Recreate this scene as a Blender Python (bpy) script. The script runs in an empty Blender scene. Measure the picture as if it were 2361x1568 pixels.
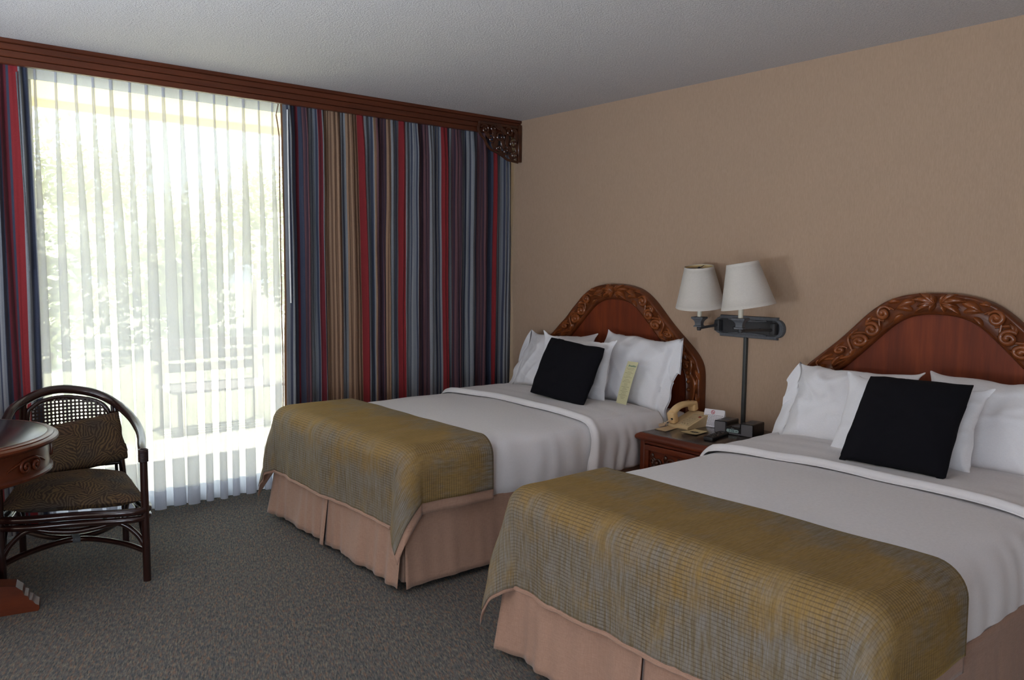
import bpy, bmesh, math, random
from math import sin, cos, pi, sqrt, atan2, radians, exp
from mathutils import Vector, Matrix, noise

scene = bpy.context.scene
random.seed(7)

# ---------------------------------------------------------------- camera, world, sun, fill lights, exposure
cam_d = bpy.data.cameras.new('camera')
cam = bpy.data.objects.new('camera', cam_d)
scene.collection.objects.link(cam)
scene.camera = cam
yaw, pitch, roll = 0.6875, -0.0889, 0.0093
fw = Vector((sin(yaw) * cos(pitch), cos(yaw) * cos(pitch), sin(pitch)))
r0 = Vector((cos(yaw), -sin(yaw), 0))
u0 = r0.cross(fw)
rt = r0 * cos(roll) + u0 * sin(roll)
up = -r0 * sin(roll) + u0 * cos(roll)
cam.matrix_world = Matrix(((rt.x, up.x, -fw.x, -3.7712), (rt.y, up.y, -fw.y, -4.7129),
                           (rt.z, up.z, -fw.z, 1.3823), (0, 0, 0, 1)))
cam_d.sensor_fit = 'HORIZONTAL'
cam_d.sensor_width = 36.0
cam_d.lens = 1847.0 / 2361.0 * 36.0
cam_d.clip_start = 0.05
cam_d.clip_end = 200

world = bpy.data.worlds.new('sky')
scene.world = world
world.use_nodes = True
bg = world.node_tree.nodes['Background']
bg.inputs[0].default_value = (0.80, 0.90, 1.0, 1)
bg.inputs[1].default_value = 7.0

def lamp(name, kind, energy, color, loc, direction, **kw):
    d = bpy.data.lights.new(name, kind)
    d.energy = energy
    d.color = color
    for k, v in kw.items():
        setattr(d, k, v)
    o = bpy.data.objects.new(name, d)
    scene.collection.objects.link(o)
    o.location = loc
    o.rotation_euler = Vector(direction).to_track_quat('-Z', 'Y').to_euler()
    return o
lamp('sun', 'SUN', 62.0, (1.0, 0.97, 0.93), (0, 6, 9), (-0.16, -0.22, -1.0), angle=0.01)
portal = lamp('window_portal', 'AREA', 1.0, (1, 1, 1), (-1.9, 0.03, 1.21), (0, -1, 0), shape='RECTANGLE', size=3.7, size_y=2.42)
portal.data.cycles.is_portal = True
# added bluish fill lights without fixtures, unseen behind and left of the camera
lamp('low_fill_light', 'POINT', 112.0, (0.70, 0.84, 1.0), (-5.0, -4.7, 0.65), (0, 0, -1), shadow_soft_size=0.40)
lamp('low_fill_light', 'POINT', 66.0, (0.70, 0.84, 1.0), (-4.3, -6.7, 0.70), (0, 0, -1), shadow_soft_size=0.40)
lamp('ceiling_fill_light', 'AREA', 162.0, (0.72, 0.85, 1.0), (-4.9, -2.7, 0.95), (0.12, 0.10, 1.0), shape='DISK', size=1.0)  # added upward fill, brightens the ceiling and by bounce the far bed

scene.view_settings.view_transform = 'Standard'
scene.view_settings.look = 'None'
scene.view_settings.exposure = 0.12
scene.view_settings.gamma = 1.0
scene.view_settings.use_curve_mapping = False
scene.cycles.use_denoising = True
scene.cycles.max_bounces = 12
scene.cycles.diffuse_bounces = 5
scene.cycles.transparent_max_bounces = 24
scene.cycles.sample_clamp_indirect = 6.0

# ---------------------------------------------------------------- helpers
COL = scene.collection
OFF = {}

def root(name, label, cat, loc, group=None):
    o = bpy.data.objects.new(name, None)
    COL.objects.link(o)
    o.empty_display_size = 0.1
    o.location = loc
    o['label'] = label
    o['category'] = cat
    if group:
        o['group'] = group
    OFF[o.name] = Vector(loc)
    return o

def tag(o, label, cat, group=None, kind=None):
    o['label'] = label
    o['category'] = cat
    if group:
        o['group'] = group
    if kind:
        o['kind'] = kind
    return o

def struct(o):
    o['kind'] = 'structure'
    return o

class MB:
    def __init__(s):
        s.v = []; s.f = []; s.uv = None; s.col = None
    def add(s, verts, faces):
        n = len(s.v)
        s.v += [Vector(p) for p in verts]
        s.f += [tuple(i + n for i in f) for f in faces]
        return n
    def box(s, lo, hi, rot=None, c=None):
        x0, y0, z0 = lo; x1, y1, z1 = hi
        vs = [Vector(p) for p in ((x0,y0,z0),(x1,y0,z0),(x1,y1,z0),(x0,y1,z0),(x0,y0,z1),(x1,y0,z1),(x1,y1,z1),(x0,y1,z1))]
        if rot is not None:
            c = Vector(c) if c is not None else (Vector(lo) + Vector(hi)) / 2
            vs = [rot @ (p - c) + c for p in vs]
        s.add(vs, [(0,3,2,1),(4,5,6,7),(0,1,5,4),(1,2,6,5),(2,3,7,6),(3,0,4,7)])
        return s
    def rbox(s, lo, hi, b=0.005, seg=2, M=None):
        bm = bmesh.new()
        bmesh.ops.create_cube(bm, size=1)
        lo = Vector(lo); hi = Vector(hi)
        for v in bm.verts:
            v.co = Vector(((v.co[i] + .5) * (hi[i] - lo[i]) + lo[i]) for i in range(3))
        bmesh.ops.bevel(bm, geom=bm.edges[:], offset=b, segments=seg, affect='EDGES', profile=0.5)
        s.bm(bm, M)
        return s
    def bm(s, bm, M=None):
        bm.verts.index_update()
        s.add([(M @ v.co if M is not None else v.co.copy()) for v in bm.verts], [[v.index for v in f.verts] for f in bm.faces])
        bm.free()
    def grid(s, nu, nv, fn, closed_u=False, uvfn=None, flip=False):
        base = len(s.v)
        for j in range(nv):
            for i in range(nu):
                s.v.append(Vector(fn(i, j)))
                if uvfn is not None:
                    if s.uv is None: s.uv = []
                    s.uv.append(uvfn(i, j))
        for j in range(nv - 1):
            for i in range(nu if closed_u else nu - 1):
                a = base + j * nu + i; b = base + j * nu + (i + 1) % nu
                q = (a, b, b + nu, a + nu)
                s.f.append(q[::-1] if flip else q)
        return s
    def tube(s, pts, r, seg=8, cap=True, flat=1.0, fdir=None, closed=False):
        pts = [Vector(p) for p in pts]
        n = len(pts)
        rs = r if isinstance(r, (list, tuple)) else [r] * n
        base = len(s.v)
        nrm = None
        for i in range(n):
            if closed:
                t = (pts[(i + 1) % n] - pts[i - 1])
            else:
                t = pts[min(i + 1, n - 1)] - pts[max(i - 1, 0)]
            if t.length < 1e-9: t = Vector((0, 0, 1))
            t.normalize()
            if fdir is not None:
                nn = Vector(fdir); nn = nn - t * nn.dot(t)
                if nn.length < 1e-4: nn = t.orthogonal()
                nrm = nn.normalized()
            elif nrm is None:
                nrm = t.orthogonal().normalized()
            else:
                nrm = (nrm - t * nrm.dot(t))
                nrm = nrm.normalized() if nrm.length > 1e-6 else t.orthogonal().normalized()
            bn = t.cross(nrm)
            for k in range(seg):
                a = 2 * pi * k / seg
                s.v.append(pts[i] + nrm * (cos(a) * rs[i] * flat) + bn * (sin(a) * rs[i]))
        rng = range(n) if closed else range(n - 1)
        for i in rng:
            j = (i + 1) % n
            for k in range(seg):
                k2 = (k + 1) % seg
                s.f.append((base + i * seg + k, base + i * seg + k2, base + j * seg + k2, base + j * seg + k))
        if cap and not closed:
            s.f.append(tuple(base + k for k in range(seg))[::-1])
            s.f.append(tuple(base + (n - 1) * seg + k for k in range(seg)))
        return s
    def lathe(s, prof, c, seg=32, M=None):
        base = len(s.v)
        c = Vector(c)
        for (r, z) in prof:
            for k in range(seg):
                a = 2 * pi * k / seg
                p = Vector((r * cos(a), r * sin(a), z))
                s.v.append((M @ p if M is not None else p) + c)
        for i in range(len(prof) - 1):
            for k in range(seg):
                k2 = (k + 1) % seg
                s.f.append((base + i * seg + k, base + i * seg + k2, base + (i + 1) * seg + k2, base + (i + 1) * seg + k))
        s.f.append(tuple(base + k for k in range(seg))[::-1])
        s.f.append(tuple(base + (len(prof) - 1) * seg + k for k in range(seg)))
        return s
    def prism(s, outline, fn0, fn1):
        n = len(outline)
        base = len(s.v)
        s.v += [Vector(fn0(*p)) for p in outline] + [Vector(fn1(*p)) for p in outline]
        s.f.append(tuple(base + i for i in range(n)))
        s.f.append(tuple(base + n + i for i in range(n))[::-1])
        for i in range(n):
            j = (i + 1) % n
            s.f.append((base + i, base + n + i, base + n + j, base + j))
        return s
    def sphere(s, c, r, sc=(1, 1, 1), seg=12, rings=8, M=None):
        c = Vector(c)
        base = len(s.v)
        for j in range(rings + 1):
            th = pi * j / rings
            for k in range(seg):
                a = 2 * pi * k / seg
                p = Vector((sc[0] * r * sin(th) * cos(a), sc[1] * r * sin(th) * sin(a), sc[2] * r * cos(th)))
                s.v.append((M @ p if M is not None else p) + c)
        for j in range(rings):
            for k in range(seg):
                k2 = (k + 1) % seg
                s.f.append((base + j * seg + k, base + (j + 1) * seg + k, base + (j + 1) * seg + k2, base + j * seg + k2))
        return s
    def build(s, name, mat, parent=None, smooth=True, origin=None, angle=40, recalc=True):
        if parent is not None:
            off = OFF[parent.name]
        elif origin is not None:
            off = Vector(origin)
        else:
            lo = [min(v[i] for v in s.v) for i in range(3)]; hi = [max(v[i] for v in s.v) for i in range(3)]
            off = Vector(((lo[0] + hi[0]) / 2, (lo[1] + hi[1]) / 2, lo[2]))
        me = bpy.data.meshes.new(name)
        me.from_pydata([v - off for v in s.v], [], s.f)
        if s.uv is not None:
            lay = me.uv_layers.new(name='UVMap')
            for lp in me.loops:
                lay.data[lp.index].uv = s.uv[lp.vertex_index]
        if s.col is not None:
            ca = me.color_attributes.new('Col', 'FLOAT_COLOR', 'POINT')
            for i, c in enumerate(s.col):
                ca.data[i].color = (c[0], c[1], c[2], 1)
        if recalc:
            bm = bmesh.new(); bm.from_mesh(me)
            bmesh.ops.recalc_face_normals(bm, faces=bm.faces[:])
            bm.to_mesh(me); bm.free()
        me.materials.append(mat)
        if smooth:
            me.shade_smooth() if hasattr(me, 'shade_smooth') else None
            try:
                me.set_sharp_from_angle(angle=radians(angle))
            except Exception:
                pass
        o = bpy.data.objects.new(name, me)
        COL.objects.link(o)
        if parent is not None:
            o.parent = parent
            OFF[o.name] = off
        else:
            o.location = off
            OFF[o.name] = off
        return o

def crom(pts, n=8, closed=False):
    pts = [Vector(p) for p in pts]
    out = []
    m = len(pts)
    rng = m if closed else m - 1
    for i in range(rng):
        if closed:
            p0, p1, p2, p3 = pts[i - 1], pts[i], pts[(i + 1) % m], pts[(i + 2) % m]
        else:
            p1, p2 = pts[i], pts[i + 1]
            p0 = pts[i - 1] if i > 0 else p1 * 2 - p2
            p3 = pts[i + 2] if i + 2 < m else p2 * 2 - p1
        for k in range(n):
            t = k / n
            out.append(0.5 * ((2 * p1) + (p2 - p0) * t + (2 * p0 - 5 * p1 + 4 * p2 - p3) * t * t + (3 * p1 - p0 - 3 * p2 + p3) * t ** 3))
    if not closed:
        out.append(pts[-1])
    return out

def lerp(a, b, t): return a + (b - a) * t
def sstep(a, b, x):
    t = min(1.0, max(0.0, (x - a) / (b - a))); return t * t * (3 - 2 * t)
def nz(x, y, z=0.0): return noise.noise(Vector((x, y, z)))

def text_mb(txt, size, M, depth=0.0004, shear=0.0):
    cu = bpy.data.curves.new('t', 'FONT')
    cu.body = txt; cu.size = size; cu.align_x = 'CENTER'; cu.align_y = 'CENTER'; cu.extrude = depth; cu.resolution_u = 3; cu.shear = shear
    ob = bpy.data.objects.new('t', cu)
    COL.objects.link(ob)
    dg = bpy.context.evaluated_depsgraph_get()
    me = bpy.data.meshes.new_from_object(ob.evaluated_get(dg))
    mb = MB()
    mb.add([M @ v.co for v in me.vertices], [list(p.vertices) for p in me.polygons])
    bpy.data.objects.remove(ob)
    bpy.data.curves.remove(cu)
    bpy.data.meshes.remove(me)
    return mb

# ---------------------------------------------------------------- materials
class NT:
    def __init__(s, name):
        s.m = bpy.data.materials.new(name); s.m.use_nodes = True
        s.t = s.m.node_tree; s.n = s.t.nodes; s.l = s.t.links
        s.p = s.n['Principled BSDF']; s.out = s.n['Material Output']
    def node(s, t, **kw):
        n = s.n.new(t)
        for k, v in kw.items(): setattr(n, k, v)
        return n
    def link(s, a, b): s.l.new(a, b)
    def coord(s, which='Object', scale=(1, 1, 1), rot=(0, 0, 0)):
        tc = s.node('ShaderNodeTexCoord'); mp = s.node('ShaderNodeMapping')
        mp.inputs['Scale'].default_value = scale; mp.inputs['Rotation'].default_value = rot
        s.link(tc.outputs[which], mp.inputs['Vector'])
        return mp.outputs['Vector']
    def rotscale(s, deg, scale):
        tc = s.node('ShaderNodeTexCoord'); a = s.node('ShaderNodeMapping'); b = s.node('ShaderNodeMapping')
        a.inputs['Rotation'].default_value = (0, 0, radians(deg)); b.inputs['Scale'].default_value = scale
        s.link(tc.outputs['Object'], a.inputs['Vector']); s.link(a.outputs['Vector'], b.inputs['Vector'])
        return b.outputs['Vector']
    def noise(s, vec, scale, detail=3, rough=0.55):
        n = s.node('ShaderNodeTexNoise'); n.inputs['Scale'].default_value = scale
        n.inputs['Detail'].default_value = detail; n.inputs['Roughness'].default_value = rough
        s.link(vec, n.inputs['Vector']); return n.outputs['Fac']
    def ramp(s, fac, stops, interp='LINEAR'):
        r = s.node('ShaderNodeValToRGB'); r.color_ramp.interpolation = interp
        e = r.color_ramp.elements
        while len(e) < len(stops): e.new(0.5)
        for i, (p, c) in enumerate(stops):
            e[i].position = p; e[i].color = (*c, 1)
        s.link(fac, r.inputs['Fac']); return r.outputs['Color']
    def mix(s, fac, a, b, mode='MIX'):
        n = s.node('ShaderNodeMix', data_type='RGBA', blend_type=mode)
        for key, val in ((0, fac), (6, a), (7, b)):
            if isinstance(val, (int, float)): n.inputs[key].default_value = val
            elif isinstance(val, tuple): n.inputs[key].default_value = (*val, 1)
            else: s.link(val, n.inputs[key])
        return n.outputs[2]
    def math(s, op, a, b=0.0):
        n = s.node('ShaderNodeMath', operation=op)
        for i, v in enumerate((a, b)):
            if isinstance(v, (int, float)): n.inputs[i].default_value = v
            else: s.link(v, n.inputs[i])
        return n.outputs[0]
    def bump(s, h, strength=0.3, dist=0.01):
        b = s.node('ShaderNodeBump'); b.inputs['Strength'].default_value = strength; b.inputs['Distance'].default_value = dist
        s.link(h, b.inputs['Height']); s.link(b.outputs['Normal'], s.p.inputs['Normal'])
    def base(s, c):
        if isinstance(c, tuple): s.p.inputs['Base Color'].default_value = (*c, 1)
        else: s.link(c, s.p.inputs['Base Color'])
    def set(s, **kw):
        for k, v in kw.items():
            s.p.inputs[k.replace('_', ' ')].default_value = v

def srgb(r, g, b):
    f = lambda c: (c / 255 / 12.92) if c / 255 <= 0.04045 else ((c / 255 + 0.055) / 1.055) ** 2.4
    return (f(r), f(g), f(b))

def plain(name, c, rough=0.5, var=0.06, scale=30, metal=0.0, spec=0.5, bump=0.0, coat=0.0):
    m = NT(name)
    v = m.coord()
    n = m.noise(v, scale)
    m.base(m.ramp(n, [(0.25, tuple(x * (1 - var) for x in c)), (0.75, tuple(min(1, x * (1 + var)) for x in c))]))
    m.set(Roughness=rough, Metallic=metal)
    m.p.inputs['Specular IOR Level'].default_value = spec
    m.p.inputs['Coat Weight'].default_value = coat
    if bump: m.bump(n, bump, 0.002)
    return m.m

def m_wall():
    m = NT('textile_wallpaper')
    v = m.coord('Object', (1, 1, 1))
    fine = m.noise(m.coord('Object', (420, 420, 45)), 1.0, 2)
    cross = m.noise(m.coord('Object', (60, 60, 500)), 1.0, 2)
    big = m.noise(m.coord('Object', (2.2, 2.2, 1.2)), 1.0, 3)
    c = m.ramp(fine, [(0.3, srgb(164, 140, 118)), (0.7, srgb(178, 153, 131))])
    c = m.mix(m.math('MULTIPLY', cross, 0.35), c, srgb(172, 146, 124))
    c = m.mix(m.math('MULTIPLY', big, 0.15), c, srgb(184, 156, 136))
    m.base(c)
    m.set(Roughness=0.9)
    m.p.inputs['Specular IOR Level'].default_value = 0.15
    m.bump(fine, 0.25, 0.001)
    return m.m
def m_ceil():
    m = NT('popcorn_ceiling')
    n = m.noise(m.coord('Object'), 95, 4, 0.7)
    n2 = m.noise(m.coord('Object'), 240, 2, 0.5)
    m.base(m.ramp(n, [(0.3, srgb(204, 198, 196)), (0.7, srgb(222, 216, 214))]))
    m.set(Roughness=0.95)
    m.p.inputs['Specular IOR Level'].default_value = 0.1
    m.bump(m.math('ADD', n, m.math('MULTIPLY', n2, 0.5)), 0.9, 0.012)
    return m.m
def m_carpet():
    m = NT('flecked_carpet')
    d = m.rotscale(-69, (38, 175, 1))
    st = m.noise(d, 1.0, 2, 0.6)
    fl = m.noise(m.rotscale(-69, (30, 95, 1)), 1.0, 2, 0.6)
    bl = m.noise(m.rotscale(-69, (24, 60, 1)), 1.3, 3, 0.6)
    c = m.ramp(st, [(0.30, srgb(62, 65, 67)), (0.5, srgb(100, 97, 92)), (0.7, srgb(130, 122, 110))])
    c = m.mix(m.ramp(fl, [(0.52, (0, 0, 0)), (0.66, (0.6, 0.6, 0.6))]), c, srgb(138, 104, 82))
    c = m.mix(m.ramp(bl, [(0.42, (0, 0, 0)), (0.66, (0.6, 0.6, 0.6))]), c, srgb(72, 78, 84))
    m.base(c)
    m.set(Roughness=0.95)
    m.p.inputs['Specular IOR Level'].default_value = 0.1
    m.bump(st, 0.5, 0.004)
    return m.m
def m_wood(name, dark, mid, light, rough=0.28, axis=(1, 1, 0.12), scale=26, coat=0.35):
    m = NT(name)
    v = m.coord('Object', axis)
    n = m.noise(v, scale, 4, 0.6)
    b = m.noise(m.coord('Object', tuple(a * 0.3 for a in axis)), scale * 0.6, 2)
    c = m.ramp(n, [(0.25, dark), (0.52, mid), (0.8, light)])
    c = m.mix(m.math('MULTIPLY', b, 0.45), c, light)
    m.base(c)
    m.set(Roughness=rough)
    m.p.inputs['Specular IOR Level'].default_value = 0.33
    m.p.inputs['Coat Weight'].default_value = coat
    m.p.inputs['Coat Roughness'].default_value = 0.15
    m.bump(n, 0.06, 0.001)
    return m.m
def m_cloth(name, c1, c2, su=900, sv=900, rough=0.9, bump=0.2, sheen=0.15, coord='Object', big=0.0):
    m = NT(name)
    a = m.noise(m.coord(coord, (su, su, sv * 0.08)), 1.0, 2)
    b = m.noise(m.coord(coord, (su * 0.08, su * 0.08, sv)), 1.0, 2)
    f = m.math('MULTIPLY', m.math('ADD', a, b), 0.5)
    m.base(m.ramp(f, [(0.35, c1), (0.65, c2)]))
    m.set(Roughness=rough)
    m.p.inputs['Specular IOR Level'].default_value = 0.2
    m.p.inputs['Sheen Weight'].default_value = sheen
    m.bump(f, bump, 0.001)
    return m.m
def m_runner():
    m = NT('olive_chenille')
    tc = m.node('ShaderNodeTexCoord')
    sep = m.node('ShaderNodeSeparateXYZ')
    m.link(tc.outputs['UV'], sep.inputs[0])
    U, Vv = sep.outputs[0], sep.outputs[1]
    def mp(sc):
        n = m.node('ShaderNodeMapping'); n.inputs['Scale'].default_value = sc
        m.link(tc.outputs['UV'], n.inputs['Vector']); return n.outputs['Vector']
    warp = m.noise(mp((30, 260, 1)), 1.0, 3, 0.6)
    streak = m.noise(mp((7.0, 85, 1)), 1.0, 4, 0.7)
    patch = m.noise(mp((5.0, 5.0, 1)), 1.0, 5, 0.65)
    c = m.ramp(streak, [(0.25, srgb(96, 86, 68)), (0.42, srgb(118, 107, 86)), (0.58, srgb(130, 125, 118)), (0.8, srgb(108, 97, 76))])
    top_sheen = m.math('MULTIPLY', m.math('SMOOTH_MIN', m.math('MULTIPLY', U, 5.0), 1.0), m.math('SUBTRACT', 1.0, m.math('MINIMUM', m.math('MAXIMUM', m.math('MULTIPLY', m.math('SUBTRACT', U, 0.40), 5.0), 0.0), 1.0)))  # gold grazing sheen of the pile, painted onto the bed-top stretch
    c = m.mix(m.ramp(m.math('ADD', m.math('MULTIPLY', patch, 0.8), m.math('MULTIPLY', top_sheen, 0.22)), [(0.42, (0, 0, 0)), (0.60, (0.75, 0.75, 0.75))]), c, srgb(146, 116, 60))
    c = m.mix(m.ramp(warp, [(0.42, (0, 0, 0)), (0.62, (0.4, 0.4, 0.4))]), c, srgb(96, 76, 54))
    # cross ribs of the weave
    w = m.math('SINE', m.math('MULTIPLY', U, 2 * pi / 0.0115))
    rib = m.ramp(m.math('ADD', m.math('MULTIPLY', w, 0.5), 0.5), [(0.02, (0.6, 0.6, 0.6)), (0.30, (0, 0, 0))])
    rn = m.noise(mp((2.5, 9, 1)), 1.0, 2)
    rib = m.mix(1.0, rib, m.ramp(rn, [(0.35, (0.2, 0.2, 0.2)), (0.6, (1, 1, 1))]), 'MULTIPLY')
    c = m.mix(rib, c, srgb(66, 58, 44))
    m.base(c)
    m.set(Roughness=0.85)
    m.p.inputs['Specular IOR Level'].default_value = 0.15
    m.p.inputs['Sheen Weight'].default_value = 0.35
    m.p.inputs['Sheen Roughness'].default_value = 0.35
    m.p.inputs['Sheen Tint'].default_value = (*srgb(170, 138, 70), 1)
    m.bump(m.math('ADD', m.math('MULTIPLY', w, 0.35), m.math('MULTIPLY', warp, 2.0)), 0.2, 0.001)
    return m.m
def m_vcol(name, rough=0.9):
    m = NT(name)
    a = m.node('ShaderNodeVertexColor', layer_name='Col')
    n = m.noise(m.coord('Object', (300, 300, 700)), 1.0, 2)
    c = m.mix(1.0, a.outputs['Color'], m.ramp(n, [(0.3, (0.82, 0.82, 0.82)), (0.7, (1.15, 1.15, 1.15))]), 'MULTIPLY')
    m.base(c)
    m.set(Roughness=rough)
    m.p.inputs['Specular IOR Level'].default_value = 0.2
    m.p.inputs['Sheen Weight'].default_value = 0.1
    m.bump(n, 0.15, 0.001)
    return m.m
def m_sheer(name='sheer_voile', clear=0.38, col=(0.72, 0.715, 0.725)):
    m = NT(name)
    n = m.noise(m.coord('Object', (600, 600, 60)), 1.0, 2)
    cc = m.ramp(n, [(0.3, tuple(x * 0.94 for x in col)), (0.7, col)])
    tr = m.node('ShaderNodeBsdfTransparent'); tl = m.node('ShaderNodeBsdfTranslucent'); df = m.node('ShaderNodeBsdfDiffuse')
    tr.inputs[0].default_value = (0.98, 0.98, 0.97, 1)
    m.link(cc, tl.inputs[0]); m.link(cc, df.inputs[0])
    a = m.node('ShaderNodeMixShader'); a.inputs[0].default_value = 0.35
    m.link(tl.outputs[0], a.inputs[1]); m.link(df.outputs[0], a.inputs[2])
    b = m.node('ShaderNodeMixShader'); b.inputs[0].default_value = clear
    m.link(a.outputs[0], b.inputs[1]); m.link(tr.outputs[0], b.inputs[2])
    m.link(b.outputs[0], m.out.inputs['Surface'])
    return m.m
def m_glass():
    m = NT('clear_glass')
    tr = m.node('ShaderNodeBsdfTransparent'); gl = m.node('ShaderNodeBsdfGlossy'); fr = m.node('ShaderNodeFresnel')
    tr.inputs[0].default_value = (0.96, 0.98, 0.97, 1); gl.inputs['Roughness'].default_value = 0.02
    fr.inputs[0].default_value = 1.45
    n = m.noise(m.coord(), 3.0)
    m.link(m.ramp(n, [(0, (0.95, 0.98, 0.97)), (1, (0.97, 0.985, 0.98))]), tr.inputs[0])
    a = m.node('ShaderNodeMixShader')
    m.link(fr.outputs[0], a.inputs[0]); m.link(tr.outputs[0], a.inputs[1]); m.link(gl.outputs[0], a.inputs[2])
    m.link(a.outputs[0], m.out.inputs['Surface'])
    return m.m
def m_palm(name='palm_print_fabric'):
    # dark brown tapestry with feathery palm leaves
    m = NT(name)
    v0 = m.coord('Object', (1, 1, 1))
    dn = m.node('ShaderNodeTexNoise'); dn.inputs['Scale'].default_value = 9.0; dn.inputs['Detail'].default_value = 2
    m.link(v0, dn.inputs['Vector'])
    vm = m.node('ShaderNodeVectorMath', operation='MULTIPLY_ADD'); vm.inputs[1].default_value = (0.075, 0.075, 0.075)
    m.link(dn.outputs['Color'], vm.inputs[0]); m.link(v0, vm.inputs[2])
    v = vm.outputs[0]
    vo = m.node('ShaderNodeTexVoronoi'); vo.inputs['Scale'].default_value = 9.0
    m.link(v, vo.inputs['Vector'])
    wv = m.node('ShaderNodeTexWave', wave_type='RINGS'); wv.inputs['Scale'].default_value = 7
    wv.inputs['Distortion'].default_value = 7.0; wv.inputs['Detail'].default_value = 3; wv.inputs['Detail Scale'].default_value = 2.4
    m.link(vo.outputs['Position'], wv.inputs['Vector'])
    sub = m.node('ShaderNodeVectorMath', operation='SUBTRACT')
    m.link(v, sub.inputs[0]); m.link(vo.outputs['Position'], sub.inputs[1])
    sp = m.node('ShaderNodeSeparateXYZ'); m.link(sub.outputs[0], sp.inputs[0])
    # each cell carries one frond: a spine with leaflets slanting off both sides
    sc_ = m.node('ShaderNodeSeparateColor'); m.link(vo.outputs['Color'], sc_.inputs[0])
    th = m.math('MULTIPLY', sc_.outputs[0], 6.283)
    b_ = m.math('ADD', sp.outputs[2], m.math('MULTIPLY', sp.outputs[1], 0.8))
    ct, st = m.math('COSINE', th), m.math('SINE', th)
    pp = m.math('ADD', m.math('MULTIPLY', sp.outputs[0], ct), m.math('MULTIPLY', b_, st))
    qq = m.math('SUBTRACT', m.math('MULTIPLY', b_, ct), m.math('MULTIPLY', sp.outputs[0], st))
    nn = m.noise(v, 34, 3)
    qa = m.math('ABSOLUTE', qq)
    fea = m.math('SINE', m.math('ADD', m.math('MULTIPLY', m.math('SUBTRACT', pp, m.math('MULTIPLY', qa, 1.5)), 270.0), m.math('MULTIPLY', nn, 10.0)))
    spine = m.math('LESS_THAN', qa, 0.0016)
    fea = m.math('SUBTRACT', fea, m.math('MULTIPLY', spine, 2.0))
    f = m.math('ADD', m.math('MULTIPLY', fea, 0.5), 0.5)
    tone = m.noise(v, 5.0, 2)
    light = m.ramp(tone, [(0.35, srgb(92, 68, 54)), (0.5, srgb(104, 82, 54)), (0.65, srgb(72, 66, 60))])
    m.base(m.mix(m.ramp(f, [(0.15, (0.12, 0.12, 0.12)), (0.9, (0.85, 0.85, 0.85))]), srgb(50, 40, 35), light))
    m.set(Roughness=0.9)
    m.p.inputs['Specular IOR Level'].default_value = 0.15
    m.bump(f, 0.15, 0.002)
    return m.m
def m_leaf(name, a, b, trans=0.0):
    m = NT(name)
    n = m.noise(m.coord(), 2.5, 3)
    c = m.ramp(n, [(0.3, a), (0.7, b)])
    m.base(c)
    m.set(Roughness=0.6)
    if trans:
        tl = m.node('ShaderNodeBsdfTranslucent'); mx = m.node('ShaderNodeMixShader'); mx.inputs[0].default_value = trans
        m.link(c, tl.inputs[0]); m.link(m.p.outputs[0], mx.inputs[1]); m.link(tl.outputs[0], mx.inputs[2])
        m.link(mx.outputs[0], m.out.inputs['Surface'])
    return m.m

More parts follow.
